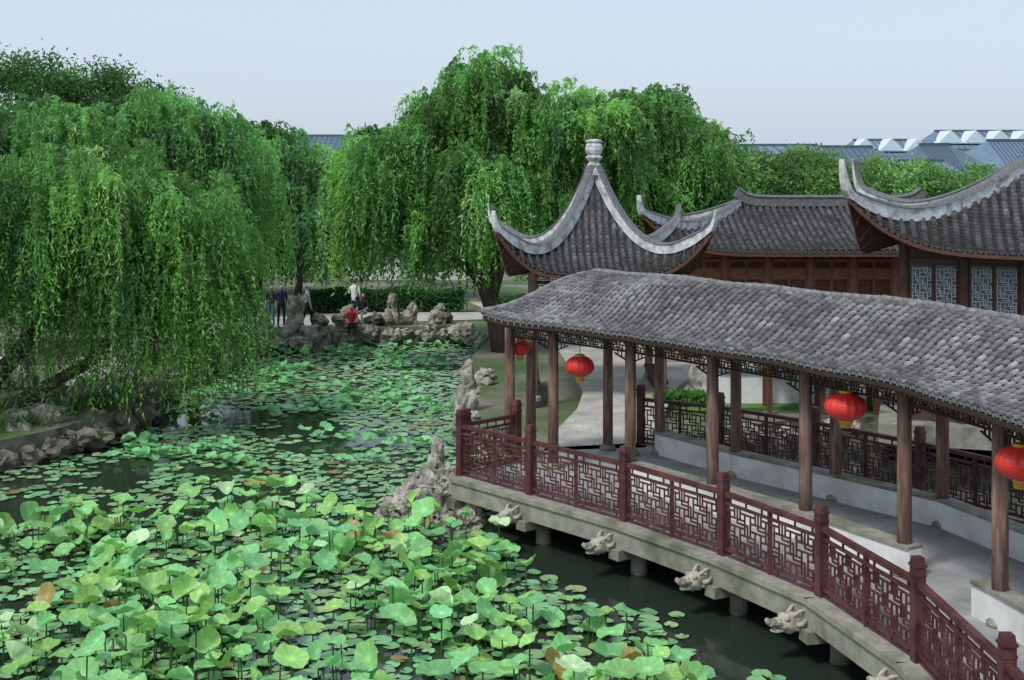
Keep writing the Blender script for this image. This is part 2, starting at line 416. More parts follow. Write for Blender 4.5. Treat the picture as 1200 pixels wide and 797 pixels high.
fc=[(-0.05,27.7),(0.42,28.3),(0.87,26.95),(2.35,25.4),(3.7,23.6),(5.0,21.8),(6.1,19.9),(6.75,17.7),(7.25,15.4),(7.7,13.1)]
rc=[(2.15,28.7),(2.62,28.2),(3.26,28.3),(4.6,26.3),(6.17,24.4),(7.6,22.6),(8.45,20.2),(9.1,17.8),(9.5,15.4),(9.9,13.2)]
DZ=0.75
mb=MB()
def column(mb,x,y,z0,z1,r=0.115):
    tube(mb,[(x,y,z0),(x,y,z0+0.5*(z1-z0)),(x,y,z1)],[r,r*0.98,r*0.93],12,0)
    lathe(mb,(x,y,z0-0.001),[(0.19,0),(0.19,0.05),(0.15,0.1),(0.12,0.12)],12,1)
for x,y in fc[2:]+rc[2:]: column(mb,x,y,DZ,4.0)
for x,y in fc[:2]+rc[:2]: column(mb,x,y,DZ,3.95)
mb.obj("columns",[M_wood,M_conc],cor,True)
mb=MB()
def lattice(mb,A,B,z0,z1,cell,t=0.03,d=0.035,mat=0,seed=0):
    A=Vector((A[0],A[1],0));B=Vector((B[0],B[1],0)); L=(B-A).length; D=(B-A)/L
    n=max(2,round(L/cell)); m=max(1,round((z1-z0)/cell)); cw=L/n; ch=(z1-z0)/m
    def pt(u,w): return A+D*u+Vector((0,0,z0+w))
    def ln(u0,w0,u1,w1):
        bar(mb,pt(u0,w0),pt(u1,w1),d*random.uniform(0.97,1.03),t,mat)
    for i in range(n):
        for j in range(m):
            x,y=i*cw,j*ch; k=(i+j)%2
            a,b=0.27,0.73
            ln(x+a*cw,y+a*ch,x+b*cw,y+a*ch); ln(x+a*cw,y+b*ch,x+b*cw,y+b*ch)
            ln(x+a*cw,y+a*ch,x+a*cw,y+b*ch); ln(x+b*cw,y+a*ch,x+b*cw,y+b*ch)
            if k:
                ln(x,y+a*ch,x+a*cw,y+a*ch); ln(x+b*cw,y+b*ch,x+cw,y+b*ch); ln(x+a*cw,y+b*ch,x+a*cw,y+ch); ln(x+b*cw,y,x+b*cw,y+a*ch)
            else:
                ln(x,y+b*ch,x+a*cw,y+b*ch); ln(x+b*cw,y+a*ch,x+cw,y+a*ch); ln(x+a*cw,y,x+a*cw,y+a*ch); ln(x+b*cw,y+b*ch,x+b*cw,y+ch)
            if k:
                ln(x,y,x,y+ch)
                ln(x,y,x+cw,y)
seqF=[fc[0]]+fc[2:]; seqR=rc[2:]
for seq in (seqF,seqR):
    for a,b in zip(seq[:-1],seq[1:]):
        bar(mb,(a[0],a[1],3.9),(b[0],b[1],3.9),0.12,0.18,0); bar(mb,(a[0],a[1],3.72),(b[0],b[1],3.72),0.06,0.05,0)
        bar(mb,(a[0],a[1],3.42),(b[0],b[1],3.42),0.045,0.035,0)
        lattice(mb,a,b,3.43,3.70,0.17,0.022,0.03)
for a,b in zip(fc[3:],rc[3:]): bar(mb,(a[0],a[1],3.95),(b[0],b[1],3.95),0.13,0.2,0)
for a,b in ((fc[0],rc[0]),(fc[2],rc[2]),(fc[1],rc[1])): bar(mb,(a[0],a[1],3.9),(b[0],b[1],3.9),0.12,0.18,0)
for seq in (seqF,seqR):
    for a,b in zip(seq[:-1],seq[1:]):
        A=Vector((*a,0));B=Vector((*b,0));D=(B-A).normalized()
        for o,s in ((A,1),(B,-1)):
            for k in range(3):
                x=o+D*s*(0.13+0.1*k); bar(mb,x+Vector((0,0,3.41)),x+Vector((0,0,3.22+0.06*k)),0.03,0.025,0)
            bar(mb,o+D*s*0.1+Vector((0,0,3.24)),o+D*s*0.42+Vector((0,0,3.36)),0.03,0.025,0)
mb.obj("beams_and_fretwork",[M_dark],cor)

mb=MB()
def lwall(a,b,h=0.45,w=0.26):
    bar(mb,(a[0],a[1],DZ+h/2),(b[0],b[1],DZ+h/2),w,h,0); bar(mb,(a[0],a[1],DZ+h+0.028),(b[0],b[1],DZ+h+0.028),w+0.06,0.05,1)
def ext(a,b,t): return (a[0]+(b[0]-a[0])*t,a[1]+(b[1]-a[1])*t)
lwall(fc[3],fc[4]); lwall(fc[4],fc[5]); lwall(ext(fc[5],fc[6],0.0),ext(fc[5],fc[6],1.1))
lwall(ext(fc[6],fc[7],0.80),ext(fc[6],fc[7],1.0)); lwall(fc[7],fc[8]); lwall(fc[8],fc[9])
rr=rc[2:]
for a,b in zip(rr[:-1],rr[1:]): lwall(a,b)
mb.obj("low_plaster_walls",[M_white,M_conc],cor)

RL=[(-1.05,26.3),(0.36,24.75),(2.02,22.9),(3.45,20.9),(4.57,18.9),(5.2,16.4),(5.3,13.7),(5.3,11.0)]
RR=[(2.95,29.3),(4.6,28.3),(6.3,26.6),(7.84,24.6),(9.2,22.5),(10.1,20),(10.8,17),(11.2,13.5),(11.4,11)]
def offs(l,d):
    o=[]
    for i,p in enumerate(l):
        a=Vector(l[max(i-1,0)]);b=Vector(l[min(i+1,len(l)-1)]);t=(b-a).normalized(); n=Vector((t.y,-t.x)); o.append((p[0]+n.x*d,p[1]+n.y*d))
    return o
RLo=offs(RL,0.14); RRo=offs(RR,-0.14)
deck=empty("corridor_deck")
poly_slab("paved_floor",RLo+RRo[::-1]+[(0.75,28.9),(0.1,27.5)],0.60,DZ,[M_floor,M_conc],deck)
mb=MB()
for lst,sg in ((RL,1),(RR,-1)):
    o1=offs(lst,0.10*sg)
    for a,b in zip(o1[:-1],o1[1:]):
        bar(mb,(a[0],a[1],0.50),(b[0],b[1],0.50),0.30,0.34,0)
        bar(mb,(a[0],a[1],0.715),(b[0],b[1],0.715),0.40,0.085,0)
o1=[(-1.2,26.35),(0.0,27.7),(0.7,28.9)]
for a,b in zip(o1[:-1],o1[1:]): bar(mb,(a[0],a[1],0.5),(b[0],b[1],0.5),0.3,0.34,0)
mb.obj("edge_beams",[M_conc],deck)
mb=MB()
for i,(a,b) in enumerate(zip(RL[:-1],RL[1:])):
    A=Vector(a);B=Vector(b);d=(B-A).normalized();nn=Vector((-d.y,d.x)); 
    x=a[0]+(b[0]-a[0])*.04;y=a[1]+(b[1]-a[1])*.04
    px,py=x+nn.x*0.25,y+nn.y*0.25
    lathe(mb,(px,py,-1.0),[(0.15,0),(0.15,1.32)],14,0)
    bar(mb,(px-nn.x*0.6,py-nn.y*0.6,0.235),(px+nn.x*3,py+nn.y*3,0.235),0.26,0.18,0)
    lathe(mb,(px+nn.x*3.5,py+nn.y*3.5,-1.0),[(0.15,0),(0.15,1.6)],14,0)
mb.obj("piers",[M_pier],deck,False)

def railing(name,pts):
    root=empty(name); mp=MB(); ml=MB()
    for i,p in enumerate(pts):
        q=pts[min(i+1,len(pts)-1)]; o=pts[max(i-1,0)]
        rot=math.atan2(q[1]-o[1],q[0]-o[0])
        vbox(mp,p[0],p[1],0.70,1.98,0.15,0.15,rot)
        vbox(mp,p[0],p[1],1.98,2.01,0.18,0.18,rot); vbox(mp,p[0],p[1],2.01,2.10,0.15,0.15,rot,top=0.85); vbox(mp,p[0],p[1],1.86,1.885,0.17,0.17,rot)
    for a,b in zip(pts[:-1],pts[1:]):
        A=Vector(a);B=Vector(b);d=(B-A).normalized()
        def P(t): return (a[0]+(b[0]-a[0])*t,a[1]+(b[1]-a[1])*t)
        L=(B-A).length; e=0.075/L
        nsub=2 if L>1.6 else 1
        for k in range(nsub):
            t0=e+(1-2*e)*k/nsub; t1=e+(1-2*e)*(k+1)/nsub
            if k>0: bar(mp,(*P(t0),0.76),(*P(t0),1.72),0.07,0.07)
            x0,x1=P(t0+0.03/L),P(t1-0.03/L)
            lattice(ml,x0,x1,0.90,1.60,0.235,0.026,0.03)
        bar(mp,(*P(e),1.77),(*P(1-e),1.77),0.09,0.075); bar(mp,(*P(e),1.62),(*P(1-e),1.62),0.05,0.04); bar(mp,(*P(e),0.88),(*P(1-e),0.88),0.06,0.05)
        bar(mp,(*P(e),0.785),(*P(1-e),0.785),0.03,0.03)
        for k in range(6):
            t=(k+0.5)/6; bar(mp,(*P(t),1.64),(*P(t),1.735),0.03,0.03)
            bar(mp,(*P(t),0.80),(*P(t),0.86),0.03,0.03)
    mp.obj("posts_and_rails",[M_red],root); ml.obj("fret_panels",[M_red],root)
railing("lattice_railing",RL)
railing("lattice_railing",[(-1.05+0.1,26.3+0.12),(0.1,27.4)])
railing("lattice_railing",RR)

def blob(mb,c,r,sub=2,seed=0,amp=0.2,fr=2.0,mat=0):
    bm=bmesh.new(); bmesh.ops.create_icosphere(bm,subdivisions=sub,radius=1)
    vs=[]
    for v in bm.verts:
        k=1+amp*noise.noise(v.co*fr+Vector((seed*3.1,seed,0))); vs.append((c[0]+v.co.x*r[0]*k,c[1]+v.co.y*r[1]*k,c[2]+v.co.z*r[2]*k))
    fs=[tuple(x.index for x in f.verts) for f in bm.faces]; bm.free(); mb.add(vs,fs,mat)
def spout(p,dirv,seed):
    mb=MB()
    blob(mb,(0.05,0,0),(0.22,0.15,0.16),3,seed,0.3,3)
    blob(mb,(0.27,0,0.035),(0.18,0.10,0.065),3,seed+1,0.3,4)
    blob(mb,(0.24,0,-0.085),(0.14,0.085,0.04),3,seed+2,0.2,4)
    blob(mb,(0.43,0,0.075),(0.045,0.07,0.045),2,seed,0.2)
    for s in (-1,1):
        blob(mb,(0.14,0.095*s,0.10),(0.05,0.04,0.045),2,seed)
        tube(mb,[(0.02,0.08*s,0.12),(-0.08,0.12*s,0.2),(-0.2,0.14*s,0.22)],[0.035,0.028,0.012],6)
        tube(mb,[(0.0,0.14*s,0.0),(-0.07,0.2*s,0.03),(-0.13,0.22*s,0.1)],[0.05,0.04,0.01],6)
        for k in range(3): blob(mb,(-0.06-0.05*k,0.13*s,-0.06+0.03*k),(0.07,0.04,0.05),2,seed+k,0.3)
        for k in range(3): tube(mb,[(0.2+0.07*k,0.055*s,-0.02),(0.2+0.07*k,0.055*s,-0.06)],[0.014,0.004],5)
    bar(mb,(-0.45,0,0),(-0.05,0,0),0.2,0.2)
    o=mb.obj("dragon_head_spout",[M_carv],None,True)
    o.location=p; o.rotation_euler=(0,0,math.atan2(dirv[1],dirv[0])); o.scale=(0.95,0.95,0.95)
for i in range(1,7):
    a=Vector(RL[i-1]);b=Vector(RL[min(i+1,7)]);d=(b-a).normalized(); n=Vector((d.y,-d.x)); n=-n if n.y>0 else n
    if n.x>0: n=-n
    p=Vector(RL[i])+n*0.40+d*-0.18
    spout((p.x,p.y,0.36),(n.x,n.y),i)

def lantern(x,y,z,r,h):
    mb=MB()
    seg=32; prof=[]
    for k in range(13):
        a=math.pi*(0.09+0.82*k/12); prof.append((r*math.sin(a),-h*math.cos(a)))
    vs=[];fs=[]
    for (pr,pz) in prof:
        for k in range(seg):
            a=2*math.pi*k/seg; q=pr*(1.0 if k%2 else 0.955); vs.append((x+q*math.cos(a),y+q*math.sin(a),z+pz))
    for i in range(len(prof)-1):
        for k in range(seg):
            k2=(k+1)%seg; fs.append((i*seg+k,i*seg+k2,(i+1)*seg+k2,(i+1)*seg+k))
    mb.add(vs,fs,0)
    rb=r*0.32
    lathe(mb,(x,y,z+h*0.93),[(rb,0),(rb*1.05,0.02),(rb,0.04)],16,1); lathe(mb,(x,y,z-h*0.93-0.04),[(rb,0),(rb*1.05,0.02),(rb,0.04)],16,1)
    for k in range(26):
        a=2*math.pi*k/26; bar(mb,(x+rb*0.85*math.cos(a),y+rb*0.85*math.sin(a),z-h*0.93-0.03),(x+rb*0.75*math.cos(a),y+rb*0.75*math.sin(a),z-h*0.93-0.12),0.012,0.012,1)
    tube(mb,[(x,y,z+h),(x,y,3.85)],[0.008,0.008],5,2)
    mb.obj("red_lantern",[M_lant,M_gold,M_dark],None,False)
lantern(5.42,20.8,3.2,0.34,0.235); lantern(1.40,26.4,2.98,0.30,0.22); lantern(6.78,17.05,3.15,0.34,0.235); lantern(0.17,28.0,3.15,0.24,0.19)

# ------------------------------------------------------------------ pavilion
pav=empty("pavilion")
PX,PY=2.34,36.5
W=hip_roof("pav",PX,PY,R(2),2.5,2.5,0.0,4.22,2.8,2.5,1.2,0.34,pav,pitch=0.2,row_len=0.15,light=0.085,pl=5.5,ql=2.8,rw=0.22,rh=0.19,hornlen=0.55)
mb=MB()
lathe(mb,(PX,PY,6.85),[(0.30,0),(0.26,0.15),(0.17,0.22),(0.2,0.27),(0.2,0.3),(0.15,0.34),(0.14,0.4),(0.21,0.45),(0.24,0.5),(0.24,0.53),(0.17,0.56),(0.22,0.62),(0.25,0.72),(0.24,0.84),(0.18,0.92),(0.23,0.95),(0.23,0.99),(0.1,1.02)],8,0)
mb.obj("finial",[M_ridge],pav)
mb=MB()
for sx in (-1,1):
    for sy in (-1,1):
        x,y=PX+sx*1.75,PY+sy*1.75
        tube(mb,[(x,y,0.75),(x,y,4.5)],[0.12,0.11],12,0); lathe(mb,(x,y,0.75),[(0.2,0),(0.2,0.1),(0.14,0.14)],12,1)
for z in (4.25,3.95):
    for sx in (-1,1):
        bar(mb,(PX+sx*1.75,PY-1.75,z),(PX+sx*1.75,PY+1.75,z),0.14,0.2 if z>4 else 0.08,2); bar(mb,(PX-1.75,PY+sx*1.75,z),(PX+1.75,PY+sx*1.75,z),0.14,0.2 if z>4 else 0.08,2)
for sx in (-1,1):
    lattice(mb,(PX-1.75,PY+sx*1.75),(PX+1.75,PY+sx*1.75),3.62,3.9,0.17,0.025,0.03,2)
bar(mb,(PX+1.75,PY-1.6,1.2),(PX+1.75,PY+1.6,1.2),0.35,0.06,2); bar(mb,(PX+1.75,PY-1.6,0.96),(PX+1.75,PY+1.6,0.96),0.1,0.42,2)
bar(mb,(PX-1.75,PY-1.6,1.2),(PX-1.75,PY+1.6,1.2),0.35,0.06,2); bar(mb,(PX-1.75,PY-1.6,0.96),(PX-1.75,PY+1.6,0.96),0.1,0.42,2)
mb.obj("pavilion_frame",[M_wood,M_conc,M_dark],pav)

# ------------------------------------------------------------------ halls
def hall(cx,cy,a,b,r,ze,H,p,lift,extn,light,pl,ql,wallh0,windows,rot=0,rw=0.26,rh=0.22,horn=0.4):
    root=empty("traditional_hall")
    W=hip_roof("hall",cx,cy,rot,a,b,r,ze,H,p,lift,extn,root,pitch=0.24,row_len=0.18,light=light,pl=pl,ql=ql,rw=rw,rh=rh,hornlen=horn)
    wa,wb=a-1.0,b-1.0
    mb=MB()
    vbox(mb,cx,cy,0.3,wallh0,2*wa+1.2,2*wb+1.2,rot,3)
    z0,z1=wallh0,ze+0.15
    vbox(mb,cx,cy,z0,z1,2*wa-0.1,2*wb-0.1,rot,1)
    for side in range(2):
        nb=max(3,int(2*wa/1.3))
        for i in range(nb+1):
            x=-wa+2*wa*i/nb; q=W(x,-wb if side==0 else wb,0); 
            tube(mb,[(q.x,q.y,z0),(q.x,q.y,z1+0.05)],[0.13,0.12],10,0)
        for i in range(nb):
            x0=-wa+2*wa*i/nb+0.13; x1=-wa+2*wa*(i+1)/nb-0.13
            for k in range(2):
                u0=x0+(x1-x0)*k/2+0.02;u1=x0+(x1-x0)*(k+1)/2-0.02
                y=(-wb) if side==0 else wb
                A=W(u0,y,0);Bq=W(u1,y,0)
                bar(mb,(A.x,A.y,z0+0.03),(A.x,A.y,z1-0.5),0.05,0.05,0); bar(mb,(Bq.x,Bq.y,z0+0.03),(Bq.x,Bq.y,z1-0.5),0.05,0.05,0)
                if windows:
                    lattice(mb,(A.x,A.y),(Bq.x,Bq.y),z0+1.1,z1-0.55,0.2,0.022,0.03,2)
                    bar(mb,(A.x,A.y,z0+0.55),(Bq.x,Bq.y,z0+0.55),0.04,0.9,0)
                else:
                    for zz in (z0+0.5,z0+1.5,z1-0.9): bar(mb,(A.x,A.y,zz),(Bq.x,Bq.y,zz),0.035,0.38,0)
            A=W(x0,-wb if side==0 else wb,0);Bq=W(x1,-wb if side==0 else wb,0)
            bar(mb,(A.x,A.y,z1-0.46),(Bq.x,Bq.y,z1-0.46),0.12,0.09,0)
            bar(mb,(A.x,A.y,z1-0.24),(Bq.x,Bq.y,z1-0.24),0.04,0.28,0)
            bar(mb,(A.x,A.y,z1-0.03),(Bq.x,Bq.y,z1-0.03),0.16,0.12,0)
    for sx in (-1,1):
        A=W(sx*wa,-wb,0);Bq=W(sx*wa,wb,0); bar(mb,(A.x,A.y,z1-0.1),(Bq.x,Bq.y,z1-0.1),0.14,0.18,0); bar(mb,(A.x,A.y,z1-0.5),(Bq.x,Bq.y,z1-0.5),0.1,0.1,0)
        for k in range(5):
            q=W(sx*wa,-wb+2*wb*k/4,0); tube(mb,[(q.x,q.y,z0),(q.x,q.y,z1)],[0.12,0.12],8,0)
    mb.obj("walls_columns_windows",[M_hwood if not windows else M_dwood,M_glass if windows else M_wood2,M_lat,M_conc],root)
M_hwood=pmat("reddish_wood",(0.23,0.095,0.055),0.6,0.35,5,0.2,20)
M_dwood=pmat("dark_reddish_wood",(0.085,0.04,0.028),0.6,0.35,5,0.2,20)
M_glass,_t,_p=new_mat("window_glass"); _p.inputs['Base Color'].default_value=(0.16,0.20,0.21,1); _p.inputs['Roughness'].default_value=0.15
M_lat=pmat("pale_window_frame",(0.42,0.46,0.46),0.6,0.2,5)
hall(11.2,45.2,6.6,4.1,3.2,4.32,1.35,1.3,1.3,0.5,0.085,8,2.8,0.8,False,horn=0.6)
hall(17.3,32.6,8.0,4.0,3.8,5.02,2.1,1.4,1.35,0.28,0.075,9,3.4,0.8,True,rot=R(-17),rw=0.28,rh=0.25,horn=0.95)
ann=empty("garden_wall")
mb=MB(); bar(mb,(5.6,34.9,1.05),(9.3,34.9,1.05),0.25,0.9,0); bar(mb,(5.6,34.9,1.53),(9.3,34.9,1.53),0.4,0.06,1)
mb.obj("wall_body",[M_white,M_cap],ann)
lt=empty("lean_to_roof")
mb=MB()
def Pw(s,v): return Vector((6.6+s,33.2+1.4*v,1.95+0.7*v))
for i in range(16): tile_strip(mb,Pw,(i+0.5)*0.2,1,0.2,0.1,0.1)
mb.obj("lean_to_tiles",[M_tile],lt)
mb=MB()
for x in (6.8,8.2,9.6): bar(mb,(x,33.75,0.5),(x,33.75,1.95),0.12,0.12); bar(mb,(x,34.4,0.5),(x,34.4,2.4),0.12,0.12)
bar(mb,(6.6,33.3,1.88),(9.8,33.3,1.88),0.08,0.1); mb.obj("lean_to_posts",[M_wood2],lt)

# ------------------------------------------------------------------ rocks
def rock(mb,c,r,seed,sub=3,amp=0.55):
    bm=bmesh.new(); bmesh.ops.create_icosphere(bm,subdivisions=sub,radius=1)
    vs=[]; o=Vector((seed*7.3,seed*1.7,seed*3.3))
    for v in bm.verts:
        n1=noise.noise(v.co*1.1+o); n2=noise.noise(v.co*2.6+o); n3=noise.noise(v.co*5.5+o)
        k=1+amp*(n1+0.6*n2+0.35*n3-0.25*abs(n2)*2)
        vs.append((c[0]+v.co.x*r[0]*k,c[1]+v.co.y*r[1]*k,c[2]+v.co.z*r[2]*k))
    fs=[tuple(x.index for x in f.verts) for f in bm.faces]; bm.free(); mb.add(vs,fs,0)
def rockrow(name,pts,step,size,mat,seed,zc=0.2,inset=0.0):
    mb=MB(); rg=random.Random(seed); k=seed
    for a,b in zip(pts[:-1],pts[1:]):
        L=math.dist(a,b); n=max(1,int(L/step))
        for i in range(n):
            t=(i+rg.random())/n; x=a[0]+(b[0]-a[0])*t+rg.uniform(-.3,.3); y=a[1]+(b[1]-a[1])*t+rg.uniform(-.3,.3)
            s=size*rg.uniform(0.4,1.25); rock(mb,(x,y,zc+rg.uniform(-.1,.3)*size),(s*rg.uniform(.7,1.2),s*rg.uniform(.6,1),s*rg.uniform(.5,1.0)),k,3 if size>0.3 else 2,0.75); k+=1
    return mb.obj(name,[mat],None,False)
rockrow("bank_rocks",[(-18.5,22),(-15,27),(-12.6,30),(-11.4,31.9),(-10.4,34.8),(-10.9,38),(-11.2,43),(-9.9,49.3)],0.32,0.45,M_bank,1,0.12)
rockrow("bank_rocks",[(-17,28.5),(-13.4,31.2),(-12.2,33),(-11.5,35),(-11.8,39)],0.36,0.45,M_rock,77,0.5)
rockrow("bank_rocks",[(-17,29.8),(-14.4,32),(-13.0,34),(-12.4,37)],0.42,0.42,M_bank,177,0.55)
rockrow("bank_rocks",[(-9.9,49.3),(-6.2,51.6),(-2.1,53),(-0.8,49)],0.34,0.48,M_rock,200,0.2)
rockrow("bank_rocks",[(-9.9,50.0),(-6.2,52.3),(-2.3,53.6)],0.8,0.36,M_bank,400,0.75)
rockrow("bank_rocks",[(-0.8,49),(-1.4,44),(-0.9,38),(-1.1,33),(-0.5,30.6),(0.6,29.2)],0.45,0.30,M_rock,500,0.15)
rockrow("bank_rocks",[(3.2,29.7),(5.2,32),(8,33.5),(16,33.5)],0.5,0.35,M_rock,700,0.25)
def standing(x,y,z,w,h,seed,mat=M_rock):
    mb=MB(); rock(mb,(0,0,h*0.35),(w,w*0.7,h*0.42),seed,4,0.6); rock(mb,(w*0.25,0,h*0.75),(w*0.65,w*0.5,h*0.3),seed+5,4,0.7); rock(mb,(-w*0.5,0,h*0.12),(w*0.7,w*0.7,h*0.25),seed+9,3)
    o=mb.obj("scholar_rock",[mat],None,True); o.location=(x,y,z); return o
for i,(px,y,w,h) in enumerate([(-8.6,50.6,.34,1.5),(-6.8,52.2,.4,1.0),(-5.0,52.8,.3,1.3),(-4.2,53,.3,1.0),(-3.1,53.4,.35,0.9),(-9.6,49.8,.35,0.6)]): standing(px,y,0.4,w,h,i*11+3)
standing(-1.25,34.4,0.3,0.3,1.3,41); standing(-1.1,33.2,0.1,0.3,0.6,47); standing(5.3,35.2,0.6,0.45,1.3,51); standing(-0.9,38.5,0.3,.4,.7,57)
standing(-1.75,29.6,-0.2,0.2,1.0,62)
mb=MB()
for i,(x,y,z,s) in enumerate([(-2.0,26.7,-0.05,.5),(-1.5,26.2,-0.1,.5),(-1.6,27.0,.3,.45),(-2.2,27.4,0,.45),(-1.15,26.9,.15,.5),(-0.8,25.9,-0.1,.4),(-2.4,27.0,-.1,.35),(-1.9,27.4,.4,.28),(-1.4,27.7,.3,.4),(-0.9,28.4,.2,.4),(-0.3,29.0,.2,.4),(-1.3,26.8,.5,.25),(-2.6,26.6,-.15,.3),(-1.2,25.7,-.15,.3)]):
    rock(mb,(x,y,z),(s*.8,s*.7,s*.75),i*5+90,4,0.8)
mb.obj("rockery",[M_rock],None,False)

# ------------------------------------------------------------------ foliage
def quads_object(name,V,C,mat,parent=None):
    n=V.shape[0]; me=bpy.data.meshes.new(name)
    me.vertices.add(n*4); me.vertices.foreach_set('co',V.astype(np.float32).ravel())
    me.loops.add(n*4); me.loops.foreach_set('vertex_index',np.arange(n*4,dtype=np.int32))
    me.polygons.add(n); me.polygons.foreach_set('loop_start',np.arange(0,n*4,4,dtype=np.int32)); 
    try: me.polygons.foreach_set('loop_total',np.full(n,4,dtype=np.int32))
    except Exception: pass
    me.materials.append(mat); me.update(calc_edges=True)
    a=me.color_attributes.new('Col','FLOAT_COLOR','POINT'); c=np.ones((n,4,4),dtype=np.float32); c[:,:,:3]=C[:,None,:]; a.data.foreach_set('color',c.ravel())
    o=bpy.data.objects.new(name,me); COL.objects.link(o)
    if parent: o.parent=parent
    return o
def norm(a): return a/np.maximum(np.linalg.norm(a,axis=-1,keepdims=True),1e-6)
def leaf_quads(rng,pos,dirs,L,Wd):
    n=len(pos); side=norm(np.cross(dirs,rng.normal(size=(n,3)))); L=L[:,None];Wd=Wd[:,None]
    mid=pos+dirs*L*0.45
    return np.stack([pos,mid+side*Wd,pos+dirs*L,mid-side*Wd],axis=1)
def willow(name,seed,blobs,nclump,nstr,m,zmin,trunks,col=(0.062,0.165,0.045),Lr=(1.2,3.4),leaf=(0.2,0.034),colvar=0.4,spr=0.2,shell=0.55):
    rng=np.random.default_rng(seed); B=np.array(blobs); root=empty(name)
    wts=(B[:,3]*B[:,4]+B[:,3]*B[:,5]); wts/=wts.sum()
    bi=rng.choice(len(B),nclump,p=wts); b=B[bi]
    ph=rng.uniform(0,2*np.pi,nclump); cz=rng.uniform(-0.35,1,nclump); sr=np.sqrt(1-cz**2)
    d=np.stack([np.cos(ph)*sr,np.sin(ph)*sr,cz],1)
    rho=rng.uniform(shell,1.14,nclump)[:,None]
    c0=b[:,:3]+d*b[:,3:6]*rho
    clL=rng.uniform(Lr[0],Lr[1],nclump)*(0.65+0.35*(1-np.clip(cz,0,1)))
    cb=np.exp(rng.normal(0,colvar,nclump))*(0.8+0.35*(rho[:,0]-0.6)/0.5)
    yel=rng.uniform(0,1,nclump)
    S=nclump*nstr
    ci=np.repeat(np.arange(nclump),nstr)
    spread=rng.normal(0,spr,(S,3))*np.array([1,1,0.8])
    st=c0[ci]+spread
    od=norm(np.stack([d[ci,0]+rng.normal(0,.5,S),d[ci,1]+rng.normal(0,.5,S),np.zeros(S)],1))
    L=clL[ci]*rng.uniform(0.4,1.2,S)
    zlim=zmin+rng.normal(0,0.3,S)+1.1*rng.uniform(0,1,nclump)[ci]
    L=np.minimum(L,np.maximum(st[:,2]-zlim,0.3))
    ow=rng.uniform(0.15,0.9,S)
    tau=(np.arange(m)[None,:]+rng.uniform(0,1,(S,m)))/m
    up=rng.uniform(0.05,0.55,S)
    swx=rng.normal(0.03,0.10,S);swy=rng.normal(0,0.10,S)
    P=st[:,None,:]+od[:,None,:]*(ow[:,None]*(1-np.exp(-3*tau)))[:,:,None]
    P[:,:,2]+=up[:,None]*np.sin(np.minimum(tau*3.5,np.pi))-L[:,None]*tau**1.25
    P[:,:,0]+=swx[:,None]*tau**2*L[:,None]; P[:,:,1]+=swy[:,None]*tau**2*L[:,None]
    P=P.reshape(-1,3); n=len(P)
    si=np.repeat(np.arange(S),m)
    ld=norm(rng.normal(0,0.5,(n,3))+np.array([0,0,-0.8])+od[si]*0.25)
    LL=leaf[0]*rng.uniform(0.6,1.3,n); WW=leaf[1]*rng.uniform(0.7,1.3,n)
    V=leaf_quads(rng,P,ld,LL,WW)
    base=np.array(col)[None,:]
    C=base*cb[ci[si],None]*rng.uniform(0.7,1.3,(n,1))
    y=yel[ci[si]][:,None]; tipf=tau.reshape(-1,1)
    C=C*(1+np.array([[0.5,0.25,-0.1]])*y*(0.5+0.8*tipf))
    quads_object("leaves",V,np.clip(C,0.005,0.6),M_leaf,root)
    mb=MB()
    for t in trunks: tube(mb,t[0],t[1],9,0)
    rg=random.Random(seed)
    for bb in blobs:
        c=Vector(bb[:3]); 
        best=min(((Vector(p),r) for t in trunks for p,r in zip(t[0][1:],t[1][1:])),key=lambda q:(q[0]-c).length+0.3*abs(q[0].z-c.z))
        p0,r0=best
        for k in range(5):
            e=c+Vector((rg.uniform(-.7,.7)*bb[3],rg.uniform(-.7,.7)*bb[4],rg.uniform(0.0,.8)*bb[5]))
            mid=p0.lerp(e,0.5)+Vector((rg.uniform(-.3,.3),rg.uniform(-.3,.3),rg.uniform(-.1,.5)))
            tube(mb,[p0,p0.lerp(mid,.5)+Vector((rg.uniform(-.1,.1),0,.1)),mid,e],[r0*0.6,r0*0.45,r0*0.3,0.02],7,0)
    mb.obj("trunk_and_limbs",[M_bark],root,True)
    return root
willow("willow_tree",11,[(-13.6,33.6,5.4,1.9,1.8,1.7),(-11.4,34.6,6.0,2.1,2.0,1.8),(-9.2,35.4,5.2,1.5,1.6,1.7),(-9.9,34.2,4.0,1.6,1.3,1.2),(-15.5,32.5,6,2,2,2),(-8.3,36,3.9,.8,1.0,1.3)],330,14,42,0.1,
 [([(-14.6,33.6,0.3),(-13.9,33.6,1.2),(-13.1,33.7,2.1),(-12.2,34.2,3.4),(-11.4,34.6,4.8)],[.34,.26,.22,.18,.12]),
  ([(-14.5,33.9,0.3),(-14.3,34.0,1.5),(-14.0,33.9,3),(-13.7,33.8,4.6)],[.27,.2,.17,.1]),
  ([(-14.2,33.4,0.5),(-12.8,33.3,1.0),(-11.2,33.8,1.9),(-10.2,34.6,3.2),(-9.2,35.4,4.6)],[.2,.18,.16,.13,.08])],col=(0.108,0.26,0.085),Lr=(1.6,5.2),leaf=(0.17,0.022))
